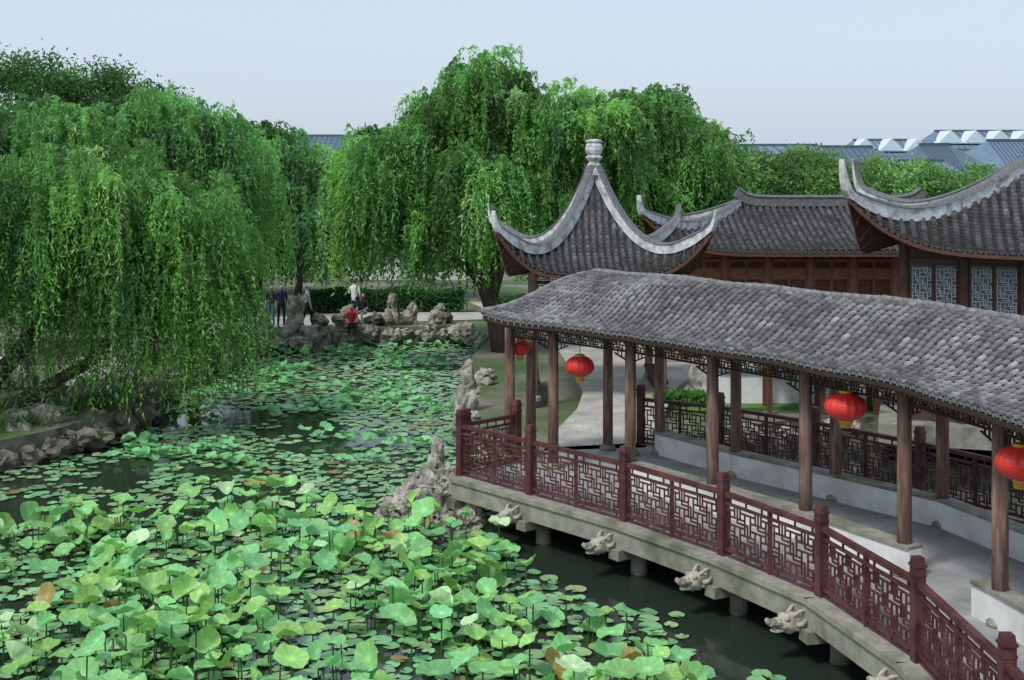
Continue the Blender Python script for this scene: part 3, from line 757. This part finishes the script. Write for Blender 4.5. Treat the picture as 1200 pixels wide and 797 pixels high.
willow("willow_tree",12,[(-16,44,7.0,2.6,2.3,2.3),(-13.4,45,7.4,2.5,2.4,2.2),(-11,46,6.8,2.0,2.3,2.3),(-18.5,43,6.6,2,2,2)],270,14,36,2.2,
 [([(-14,45.5,.3),(-13.7,45.5,2),(-13.2,45.3,4),(-12.8,45,6)],[.4,.33,.26,.15]),([(-11.8,46.5,.3),(-11.4,46.5,2.5),(-10.9,46.3,5)],[.3,.24,.12])],col=(0.095,0.24,0.09),Lr=(1.4,3.8),leaf=(0.2,0.029))
willow("willow_tree",13,[(-12.8,57,7.3,2.3,2.2,2.2),(-10.8,58,6.7,2.1,2.2,2.2),(-9.4,56.5,5.4,1.4,1.6,1.8),(-9.7,57,3.9,1.6,1.4,1.2),(-15.5,57,7.9,2.4,2,2.2)],260,14,32,1.9,
 [([(-11.5,57,.3),(-11.4,57,2),(-11,57,5)],[.35,.28,.15]),([(-9.8,57.5,.3),(-9.5,57.3,2),(-9.6,57,4)],[.2,.16,.1])],col=(0.09,0.23,0.095),Lr=(1.2,3.8),leaf=(0.23,0.036))
willow("willow_tree",14,[(-4.6,45.6,6.9,1.5,2.0,1.6),(-2.5,46,8.1,1.7,2.2,1.7),(-0.9,46.4,9.6,1.3,1.9,1.6),(1.2,46.8,8.5,1.6,2.0,1.6),(-4.4,45.4,5.2,1.6,1.6,1.3),(-2.6,44.8,5.0,1.2,1.4,1.1),(-1.4,44.6,6.4,1.4,1.6,1.3),(3.0,46.5,8.2,1.4,1.8,1.3),(-5.4,45.6,7.9,.5,.8,.5),(0.9,46,6.3,1.4,1.5,1.2)],430,14,36,2.35,
 [([(-0.3,45.3,.3),(-0.6,45.4,1.8),(-1.0,45.5,3.0),(-1.5,45.7,4.6),(-2.2,46,7)],[.42,.34,.30,.24,.12]),
  ([(-0.8,45.4,2.4),(-0.3,45.7,4.2),(0.2,46.2,6.2),(-0.2,46.4,8.5)],[.28,.25,.2,.1]),
  ([(-1.0,45.5,3.0),(-2.3,45.4,4.2),(-3.4,45.5,5.2),(-4.3,45.6,6.4)],[.24,.2,.15,.08])],col=(0.105,0.26,0.085),Lr=(0.9,3.0),leaf=(0.2,0.029),shell=0.5,colvar=0.45)
willow("willow_tree",15,[(3.6,50,8.3,1.6,2,1.6),(5.6,50.5,8.4,1.5,2,1.7),(7.1,50.5,7.2,1.4,2,1.5),(4.4,49.5,6.4,2.0,2,1.6),(8.4,51,5.6,1.0,1.6,1.4)],320,14,34,2.8,
 [([(4.6,50.5,.3),(4.6,50.5,3),(4.9,50.5,6)],[.4,.3,.15]),([(6.8,51,.3),(6.8,51,3),(6.9,51,5.5)],[.25,.2,.1])],col=(0.11,0.27,0.09),Lr=(0.8,2.8),leaf=(0.21,0.031),shell=0.5,colvar=0.45)
def broadleaf(name,seed,blobs,nclump,per,leaf,col,trunk,sp=0.45):
    rng=np.random.default_rng(seed); B=np.array(blobs); root=empty(name)
    wts=(B[:,3]*B[:,5]); wts=wts/wts.sum(); bi=rng.choice(len(B),nclump,p=wts); b=B[bi]
    d=norm(rng.normal(size=(nclump,3))); d[:,2]=np.where(d[:,2]<-0.3,-d[:,2],d[:,2]); c0=b[:,:3]+d*b[:,3:6]*rng.uniform(0.6,1.05,(nclump,1))
    cb=np.exp(rng.normal(0,0.35,nclump)); ci=np.repeat(np.arange(nclump),per); n=len(ci)
    P=c0[ci]+rng.normal(0,sp,(n,3))*np.array([1,1,0.6]); ld=norm(rng.normal(size=(n,3))+np.array([0,0,-0.2]))
    V=leaf_quads(rng,P,ld,leaf[0]*rng.uniform(.6,1.3,n),leaf[1]*rng.uniform(.7,1.3,n))
    C=np.array(col)[None,:]*cb[ci][:,None]*rng.uniform(.7,1.3,(n,1))*(1+np.array([[0.4,0.15,-0.1]])*rng.uniform(0,1,nclump)[ci][:,None])
    quads_object("leaves",V,np.clip(C,.004,.6),M_leaf,root)
    mb=MB()
    for t in trunk: tube(mb,t[0],t[1],8,0)
    if trunk: mb.obj("trunk_and_limbs",[M_bark],root,True)
    return root
def tr(x,y,h,r=.3): return ([(x,y,.2),(x+.1,y,h*.4),(x,y,h*.8)],[r,r*.8,r*.4])
broadleaf("camphor_tree",21,[(-24,62,9.8,3.0,2.5,2.8),(-20.5,63,9.3,2.8,2.4,2.6),(-17.5,62,8.4,2.6,2.4,2.4),(-28,62,9,3,2.5,3),(-22,61,7,4,2.5,2.5)],420,120,(0.2,0.05),(0.045,0.13,0.045),[tr(-24,62,9),tr(-20,63,8.5),tr(-17.5,62,8)])
broadleaf("broadleaf_tree",22,[(12.5,66,5.7,2.4,2,1.9),(15.5,67,6.0,2.4,2,1.8),(18.5,66,5.6,2.4,2,1.7),(21.3,67,5.4,2.2,2,1.7),(24.5,68,5.2,2.4,2,1.8)],360,120,(0.2,0.055),(0.12,0.26,0.10),[tr(12.5,66,6),tr(15.5,67,6),tr(18.5,66,6),tr(21,67,5),tr(24.5,68,5)],0.38)
broadleaf("shrub_border",24,[(-14,66,2.2,2.2,1,1.6),(-11,66,1.9,2.0,1,1.3),(-8.6,65,2.0,1.4,1,1.4),(-2.6,64,2.2,1.5,1,1.6),(-0.4,63,2.6,1.8,1,1.9),(2.4,62,3,2,1,2.4),(5.5,60,3,2,1,2.4),(-5.6,68,3.8,3.2,1,1.2)],240,90,(0.26,0.08),(0.06,0.17,0.06),[],0.5)
bl=[]; rg=random.Random(5)
for i in range(34):
    x=-52+i*3.2; bl.append((x,rg.uniform(88,96),rg.uniform(2.6,4.2),3.0,3,rg.uniform(2.0,2.6)))
broadleaf("background_trees",23,bl,700,70,(0.42,0.14),(0.07,0.17,0.09),[],0.7)
def hedge(name,x0,x1,y,z0,z1,n,col,seed,depth=0.5):
    rng=np.random.default_rng(seed); P=np.stack([rng.uniform(x0,x1,n),y+rng.uniform(-depth,depth,n),z0+(z1-z0)*np.sqrt(rng.uniform(0,1,n))],1)
    P[:,2]+=0.08*np.sin(P[:,0]*2.3)
    ld=norm(rng.normal(size=(n,3))); V=leaf_quads(rng,P,ld,0.14*rng.uniform(.6,1.3,n),0.05*rng.uniform(.7,1.3,n))
    C=np.array(col)[None,:]*rng.uniform(.6,1.5,(n,1)); quads_object(name,V,C,M_leaf)
hedge("hedge",-9.2,-2.2,57.5,.55,1.55,26000,(0.045,0.14,0.05),31)
hedge("hedge",-1.0,1.2,55.5,.55,1.4,9000,(0.05,0.15,0.04),32)
hedge("shrub",3.9,5.2,34.6,.6,1.0,5000,(0.09,0.22,0.05),33,.3)
rng=np.random.default_rng(99)
pp=[]
for (a,b) in zip([(-16,28.8),(-13.4,31),(-12.2,32.6),(-11.4,35),(-12,39),(-12,43)],[(-13.4,31),(-12.2,32.6),(-11.4,35),(-12,39),(-12,43),(-10.6,49.6)]):
    n=500; t=rng.uniform(0,1,n); pp.append(np.stack([a[0]+(b[0]-a[0])*t+rng.normal(0,.35,n),a[1]+(b[1]-a[1])*t+rng.normal(0,.35,n),0.5+rng.uniform(0,.25,n)],1))
pp=np.concatenate(pp); V=leaf_quads(rng,pp,norm(rng.normal(0,.5,(len(pp),3))+np.array([0,0,1.0])),.3*rng.uniform(.5,1.3,len(pp)),.02*np.ones(len(pp)))
quads_object("bank_grass",V,np.array([[.08,.18,.045]])*rng.uniform(.6,1.4,(len(pp),1)),M_leaf)

# ------------------------------------------------------------------ lotus & pads
def inside(p,poly):
    x,y=p; c=False; j=len(poly)-1
    for i in range(len(poly)):
        xi,yi=poly[i];xj,yj=poly[j]
        if (yi>y)!=(yj>y) and x<(xj-xi)*(y-yi)/(yj-yi)+xi: c=not c
        j=i
    return c
def nz(x,y,s,o=0): return noise.noise(Vector((x*s,y*s,o)))
lot_poly=[(-14,25.2),(-9,25.8),(-5.1,27.6),(-1.9,25.4),(0.2,23.6),(1.5,20.8),(2.7,18.2),(3.0,14),(-11,14)]
mb=MB(); st=MB(); rg=random.Random(42)
def lotus_leaf(x,y,z,r,tilt,az,col,kind):
    rings=[0,0.12,0.4,0.7,0.9,1.0]; seg=20; o1=rg.uniform(0,50)
    depth=rg.uniform(0.05,0.28) if kind else -rg.uniform(0.02,0.15)
    rot=Matrix.Rotation(az,3,'Z')@Matrix.Rotation(tilt,3,'Y')@Matrix.Rotation(rg.uniform(0,6.28),3,'Z')
    vs=[];cs=[];fs=[]
    fold=rg.uniform(0,0.2) if rg.random()<0.8 else rg.uniform(0.4,0.95)
    for i,q in enumerate(rings):
        for k in range(seg):
            a=2*math.pi*k/seg
            w=q*q*(0.09*math.sin(3*a+o1)+0.06*math.sin(5*a+o1*2)+0.05*math.sin(8*a+o1*3))
            rr=r*q*(1+0.05*math.sin(4*a+o1))
            zz=r*(depth*q**1.6*1.2+w)+r*fold*(abs(math.sin(a))*q)**2
            if q==0: zz=-0.04*r
            p=rot@Vector((rr*math.cos(a),rr*math.sin(a)*(1-0.25*fold),zz)); vs.append((x+p.x,y+p.y,z+p.z))
            vein=1.14 if k%2==0 else 0.92
            kk=vein*(1.4 if q<=0.12 else (0.95+0.12*q if q<0.95 else 1.15)); cs.append(tuple(c*kk for c in col))
    for i in range(len(rings)-1):
        for k in range(seg):
            k2=(k+1)%seg; fs.append((i*seg+k,i*seg+k2,(i+1)*seg+k2,(i+1)*seg+k))
    o=len(mb.v); mb.v.extend(vs); mb.f.extend([tuple(i+o for i in f) for f in fs]); mb.m.extend([0]*len(fs)); mb.c.extend(cs)
cnt=0; placed=[]
for _ in range(14000):
    x=rg.uniform(-13,3.2); y=rg.uniform(15.5,27.8)
    if not inside((x,y),lot_poly): continue
    dens=0.34+1.3*nz(x,y,0.5,5)+0.6*nz(x,y,1.3,9)
    edge=min(1,max(0,(1.6-(x+(y-24)*0.75))*0.4))
    if x<-7: dens-=0.12
    if rg.random()>dens*(0.25+0.75*edge)*0.62: continue
    r=rg.uniform(0.11,0.26)*(1.0+0.15*nz(x,y,.4,2))
    z=(rg.random()**1.2)*0.6*(0.45+0.55*edge)*min(1,max(.35,dens+.35))-0.05
    ok=True
    for (a,b,c,rr) in placed:
        if abs(a-x)<0.5 and abs(b-y)<0.5 and (a-x)**2+(b-y)**2<(0.70*(rr+r))**2 and abs(c-z)<0.25: ok=False;break
    if not ok: continue
    placed.append((x,y,z,r))
    g=rg.uniform(0.75,1.22); yel=rg.random()
    col=(0.20*g*(1+0.5*yel*yel),0.50*g,0.225*g*(1-0.4*yel))
    if rg.random()<0.08: col=(0.42*g,0.6*g,0.34*g)
    if rg.random()<0.008: col=(0.35,0.27,0.1)
    lotus_leaf(x,y,z,r,R(rg.uniform(0,28) if rg.random()<.8 else rg.uniform(30,70)),rg.uniform(0,6.28),col,rg.random()<0.8)
    tube(st,[(x,y,z-0.02),(x+rg.uniform(-.05,.05),y+rg.uniform(-.05,.05),-0.5)],[0.012,0.014],5,0,cap=False)
    cnt+=1
    if cnt>2000: break
lot=empty("lotus_plants")
mb.obj("lotus_leaves",[M_lotus],lot,True)
st.obj("lotus_stems",[M_stem],lot)
mb=MB(); cnt=0
rg=random.Random(43)
deckpoly=RLo+RRo[::-1]
grid={}
def pad(x,y,r,z,col):
    seg=11; a0=rg.uniform(0,6.28); vs=[(x,y,z+0.004)]; tl=rg.uniform(-.05,.05)
    for k in range(seg+1):
        a=a0+0.25+(2*math.pi-0.5)*k/seg; q=r*(1+0.05*math.sin(3*a+a0))
        vs.append((x+q*math.cos(a),y+q*math.sin(a),z+0.006+q*math.cos(a+a0)*tl+rg.uniform(0,0.02)))
    mb.add(vs,[(0,k+1,k+2) for k in range(seg)],0,col)
for _ in range(110000):
    y=15+39*rg.random()**0.9; x=rg.uniform(-12.5,4.6)
    if not inside((x,y),pond) : continue
    if inside((x,y),deckpoly): continue
    inl=inside((x,y),lot_poly)
    d=0.50+1.2*nz(x,y,0.25,1)+0.9*nz(x,y,0.8,4)
    if y>38: d+=0.30
    if 29<y<37 and x<-4: d-=0.05
    if x<-8.6 and 26.0<y<31.5: d-=0.6
    if -9.5<x<-5.5 and 34.5<y<38.5: d-=0.5
    if x<-8.5 and y>36: d-=.35
    if x>-1.5 and y<27: d+=.12
    for (a,b) in zip(RL[:-1],RL[1:]):
        A=Vector(a);B=Vector(b);t=max(0,min(1,(Vector((x,y))-A).dot(B-A)/(B-A).length_squared)); dist=(Vector((x,y))-(A+(B-A)*t)).length
        if dist<1.5: d-=0.8*(1-dist/1.5)
    if inl: d=0.62+0.5*nz(x,y,.7,8)
    if rg.random()>d*0.5: continue
    r=rg.uniform(0.09,0.21) if y<38 else rg.uniform(0.11,0.24)
    gx,gy=int(x*2+100),int(y*2); ok=True
    for i in (-1,0,1):
        for j in (-1,0,1):
            for (a,b,rr) in grid.get((gx+i,gy+j),()):
                if (a-x)**2+(b-y)**2<(0.8*(r+rr))**2: ok=False
    if not ok: continue
    grid.setdefault((gx,gy),[]).append((x,y,r))
    g=rg.uniform(.7,1.25); yl=rg.random()
    col=(0.19*g*(1+.6*yl*yl),0.42*g,0.205*g)
    if rg.random()<0.03: col=(0.25,0.19,0.08)
    pad(x,y,r,-0.19+rg.uniform(0,.02),col); cnt+=1
    if cnt>9500: break
mb.obj("lily_pads",[M_pad])
mb=MB(); rg=random.Random(44)
for _ in range(2600):
    y=rg.uniform(31,52); x=rg.uniform(-10,-0.5)
    if not inside((x,y),pond): continue
    if nz(x,y,0.35,20)<0.05 : continue
    if rg.random()<0.5: continue
    g=rg.uniform(.75,1.3); lotus_leaf(x,y,rg.uniform(-.14,.05),rg.uniform(.10,.2),R(rg.uniform(0,22)),rg.uniform(0,6.28),(0.2*g,.47*g,.22*g),True)
mb.obj("small_lotus_leaves",[M_lotus],None,True)

# ------------------------------------------------------------------ people
M_skin=pmat("skin",(0.45,0.27,0.19),0.6,0.05); M_hair=pmat("black_hair",(0.012,0.01,0.009),0.5,0.1)
def person(x,y,z,rot,pose,shirt,pants,h=1.68):
    s=h/1.7; J={}; 
    if pose=='sit':
        J=dict(pel=(0,0,.48),che=(0,-.03,.85),nec=(0,-.04,1.02),hd0=(0,-.03,1.10),hd1=(0,-.02,1.2),hd2=(0,-.01,1.28),nose=(0,-.13,1.17))
        for k,sx in (('l',-1),('r',1)):
            J['hip'+k]=(sx*.1,0,.46);J['kn'+k]=(sx*.12,-.42,.48);J['an'+k]=(sx*.12,-.40,.07);J['to'+k]=(sx*.13,-.58,.03)
            J['sh'+k]=(sx*.18,-.03,.95);J['el'+k]=(sx*.25,-.08,.68);J['wr'+k]=(sx*.15,-.32,.58);J['pa'+k]=(sx*.12,-.39,.56)
    else:
        J=dict(pel=(0,0,.95),che=(0,0,1.27),nec=(0,.0,1.45),hd0=(0,0,1.52),hd1=(0,-.01,1.6),hd2=(0,0,1.67),nose=(0,-.115,1.58))
        walk=.14 if pose=='walk' else .02
        for k,sx in (('l',-1),('r',1)):
            J['hip'+k]=(sx*.1,0,.92);J['kn'+k]=(sx*.11,-sx*walk-.02,.5);J['an'+k]=(sx*.11,-sx*walk*1.6+.03,.08);J['to'+k]=(sx*.13,-sx*walk*1.6-.16,.03)
            J['sh'+k]=(sx*.18,0,1.38);J['el'+k]=(sx*.235,sx*walk*.8+.02,1.1)
            if pose=='phone' and sx>0: J['wr'+k]=(.12,-.22,1.28);J['pa'+k]=(.08,-.28,1.36)
            else: J['wr'+k]=(sx*.25,sx*walk*.6-.05,.86);J['pa'+k]=(sx*.25,sx*walk*.6-.07,.78)
    Rr=dict(pel=.135,che=.15,nec=.055,hd0=.075,hd1=.1,hd2=.07,nose=.018)
    for k in 'lr': Rr.update({'hip'+k:.09,'kn'+k:.06,'an'+k:.042,'to'+k:.035,'sh'+k:.06,'el'+k:.045,'wr'+k:.03,'pa'+k:.036})
    Ed=[('pel','che','S'),('che','nec','S'),('nec','hd0','K'),('hd0','hd1','K'),('hd1','hd2','K'),('hd1','nose','K')]
    for k in 'lr': Ed+=[('pel','hip'+k,'P'),('hip'+k,'kn'+k,'P'),('kn'+k,'an'+k,'P'),('an'+k,'to'+k,'H'),('che','sh'+k,'S'),('sh'+k,'el'+k,'S'),('el'+k,'wr'+k,'K'),('wr'+k,'pa'+k,'K')]
    for k,sx in (('l',-1),('r',1)):
        p=Vector(J['pa'+k]);w=Vector(J['wr'+k]);d=(p-w).normalized(); side=d.cross(Vector((1,0,0))); side.normalize()
        for f in range(4):
            L=(.07,.08,.075,.06)[f]; q=p+side*(f-1.5)*.02; 
            J[f'f{k}{f}a']=tuple(q+d*.035);J[f'f{k}{f}b']=tuple(q+d*(.035+L*.6)+Vector((-sx*.012,0,0)));
            Rr[f'f{k}{f}a']=.01;Rr[f'f{k}{f}b']=.008; Ed+=[('pa'+k,f'f{k}{f}a','K'),(f'f{k}{f}a',f'f{k}{f}b','K')]
        J['th'+k]=tuple(w.lerp(p,.5)+side*.045*-1+d*.02); Rr['th'+k]=.011; Ed.append(('wr'+k,'th'+k,'K'))
    names=list(J); idx={n:i for i,n in enumerate(names)}
    me=bpy.data.meshes.new("tmp"); me.from_pydata([J[n] for n in names],[(idx[a],idx[b]) for a,b,_ in Ed],[])
    ob=bpy.data.objects.new("tmp",me); COL.objects.link(ob)
    md=ob.modifiers.new("s",'SKIN'); ob.modifiers.new("d",'SUBSURF').levels=1
    for n in names: 
        sv=me.skin_vertices[0].data[idx[n]]; sv.radius=(Rr[n],Rr[n]*(.72 if n in('che','pel') else 1)); sv.use_root=(n=='pel')
    dg=bpy.context.evaluated_depsgraph_get(); m2=bpy.data.meshes.new_from_object(ob.evaluated_get(dg)); bpy.data.objects.remove(ob)
    for m in (shirt,pants,M_skin,M_hair): m2.materials.append(m)
    segs=[(Vector(J[a]),Vector(J[b]),t,(Rr[a]+Rr[b])/2) for a,b,t in Ed]; hz=J['hd1'][2]; hy=J['hd1'][1]
    for p in m2.polygons:
        c=p.center; best=None
        for a,b,t,r in segs:
            ab=b-a; tt=max(0,min(1,(c-a).dot(ab)/ab.length_squared)); dd=((a+ab*tt)-c).length-r
            if best is None or dd<best[0]: best=(dd,t)
        t=best[1]; i={'S':0,'P':1,'K':2,'H':3}[t]
        if t=='K' and c.z>hz-.08 and abs(c.x)<.14 and (c.z>hz+.05 or c.y>hy+.01): i=3
        p.material_index=i; p.use_smooth=True
    m2.name="person_mesh"; o=bpy.data.objects.new("person",m2); COL.objects.link(o)
    o.location=(x,y,z); o.rotation_euler=(0,0,rot); o.scale=(s,s,s)
def cloth(n,c): return pmat(n,c,0.8,0.12,10)
c_navy=cloth("navy_cloth",(.02,.03,.07));c_blk=cloth("black_cloth",(.015,.015,.018));c_wht=cloth("white_cloth",(.7,.7,.7));c_grn=cloth("teal_cloth",(.05,.2,.18));c_red=cloth("red_cloth",(.5,.03,.03));c_gry=cloth("grey_cloth",(.3,.3,.32))
person(-9.3,51.6,.6,R(30),'stand',c_navy,c_blk,1.75); person(-9.75,51.9,.6,R(-20),'stand',c_blk,c_grn,1.68); person(-8.25,51.6,.6,R(100),'walk',c_gry,c_blk,1.75)
person(-6.6,53.6,.62,R(160),'phone',c_wht,c_navy,1.78)
person(-6.45,51.4,.35,R(10),'sit',c_red,c_blk,1.6); person(-6.05,52.2,.7,R(-20),'sit',c_blk,c_gry,1.65)
person(-14.9,37.6,.55,R(20),'sit',c_wht,c_navy,1.65); person(-14.3,37.9,.55,R(-10),'sit',c_navy,c_gry,1.65)
mb=MB()
for x,y in ((-14.9,37.65),(-14.3,37.95)): rock(mb,(x,y,.7),(.3,.25,.25),int(x*-10),2,.3)
mb.obj("seat_rocks",[M_bank],None,True)

# ------------------------------------------------------------------ distant buildings
M_roofb=pmat("blue_grey_roof",(0.13,0.20,0.28),0.6,0.15,1.5); M_wallp=pmat("pale_wall",(0.6,0.66,0.68),0.8,0.1,1); M_win=pmat("skylight",(0.5,0.66,0.75),0.3,0.1,2)
M_roofd=pmat("slate_roof",(0.085,0.13,0.18),0.6,0.15,1.5); M_ridgeb=pmat("roof_ridge_blue",(0.07,0.10,0.14),0.7,0.1,2)
M_winb=pmat("dark_window",(0.06,0.08,0.1),0.2,0.1,2)
def house(x,y,w,d,zw,zr,n=3,sky=False,hip=1.5,dark=False):
    root=empty("distant_house"); mb=MB()
    vbox(mb,x,y,0.5,zw,w,d,0,1)
    y0,y1=y-d/2-.5,y+d/2+.5;x0,x1=x-w/2-.5,x+w/2+.5
    mb.add([(x0,y0,zw-.1),(x1,y0,zw-.1),(x1-hip,y,zr),(x0+hip,y,zr),(x0,y1,zw-.1),(x1,y1,zw-.1)],[(0,1,2,3),(5,4,3,2),(0,3,4),(1,5,2),(0,4,5,1)],0)
    bar(mb,(x0+hip,y,zr+.08),(x1-hip,y,zr+.08),.3,.2,2)
    for i in range(int(w/0.8)):   # standing seams
        s=x0+hip+ (w+1-2*hip)*(i+.5)/int(w/0.8); bar(mb,(s,y0+.05,zw-.06),(s,y-.05,zr+.02),.08,.06,2)
    for i in range(n*3):
        wx=x-w/2+w*(i+.5)/(n*3); bar(mb,(wx-.6,y-d/2-.02,zw-1.4),(wx+.6,y-d/2-.02,zw-1.4),.06,1.2,4)
    for i in range(n):
        if sky:
            sx=x-w/2+w*(i+.5)/n; zz=zw+(zr-zw)*.25; yy=y0+(y-y0)*.25
            mb.add([(sx-1.5,yy-.4,zz),(sx+1.5,yy-.4,zz),(sx,yy-.4,zz+1.5),(sx,yy+3.4,zz+1.5),(sx-1.5,yy+1,zz+.1),(sx+1.5,yy+1,zz+.1)],[(0,1,2),(0,2,3,4),(1,5,3,2)],1)
            mb.add([(sx-1.1,yy-.43,zz+.1),(sx+1.1,yy-.43,zz+.1),(sx,yy-.43,zz+1.2)],[(0,1,2)],3)
    mb.obj("walls_and_roof",[M_roofd if dark else M_roofb,M_wallp,M_ridgeb,M_win,M_winb],root)
house(24.5,118,7,8,8.3,9.0,2,False,.3); house(30,126,15,9,7.2,9.0,3,False,2.5,True); house(35.6,108,7.5,8,6.6,8.9,2,False,3,True); house(45,116,9,9,7.0,9.4,2,False,3)
house(26,96,9,6,5.9,7.1,3,False,1.5); house(40.5,98,6,6,5.8,7.7,2,False,1.8,True); house(33,104,6,5,6.3,7.5,1)
house(57,150,17,10,9.2,11.2,6,True); house(80,150,20,10,9.0,11.2,5,True); house(44,152,9,8,8.4,10.2,3,True); house(60,128,14,9,6.6,8.8,3,False,2,True)
house(-24,160,15,10,9.0,10.9,3,False,2,True); house(-12,170,14,10,8,9.6,3)
gw=empty("garden_wall"); mb=MB(); bar(mb,(-9.5,74,1.3),(-2,74,1.3),.3,1.5,0); bar(mb,(-9.5,74,2.12),(-2,74,2.12),.7,.14,1); mb.obj("far_wall",[M_white,M_cap],gw)
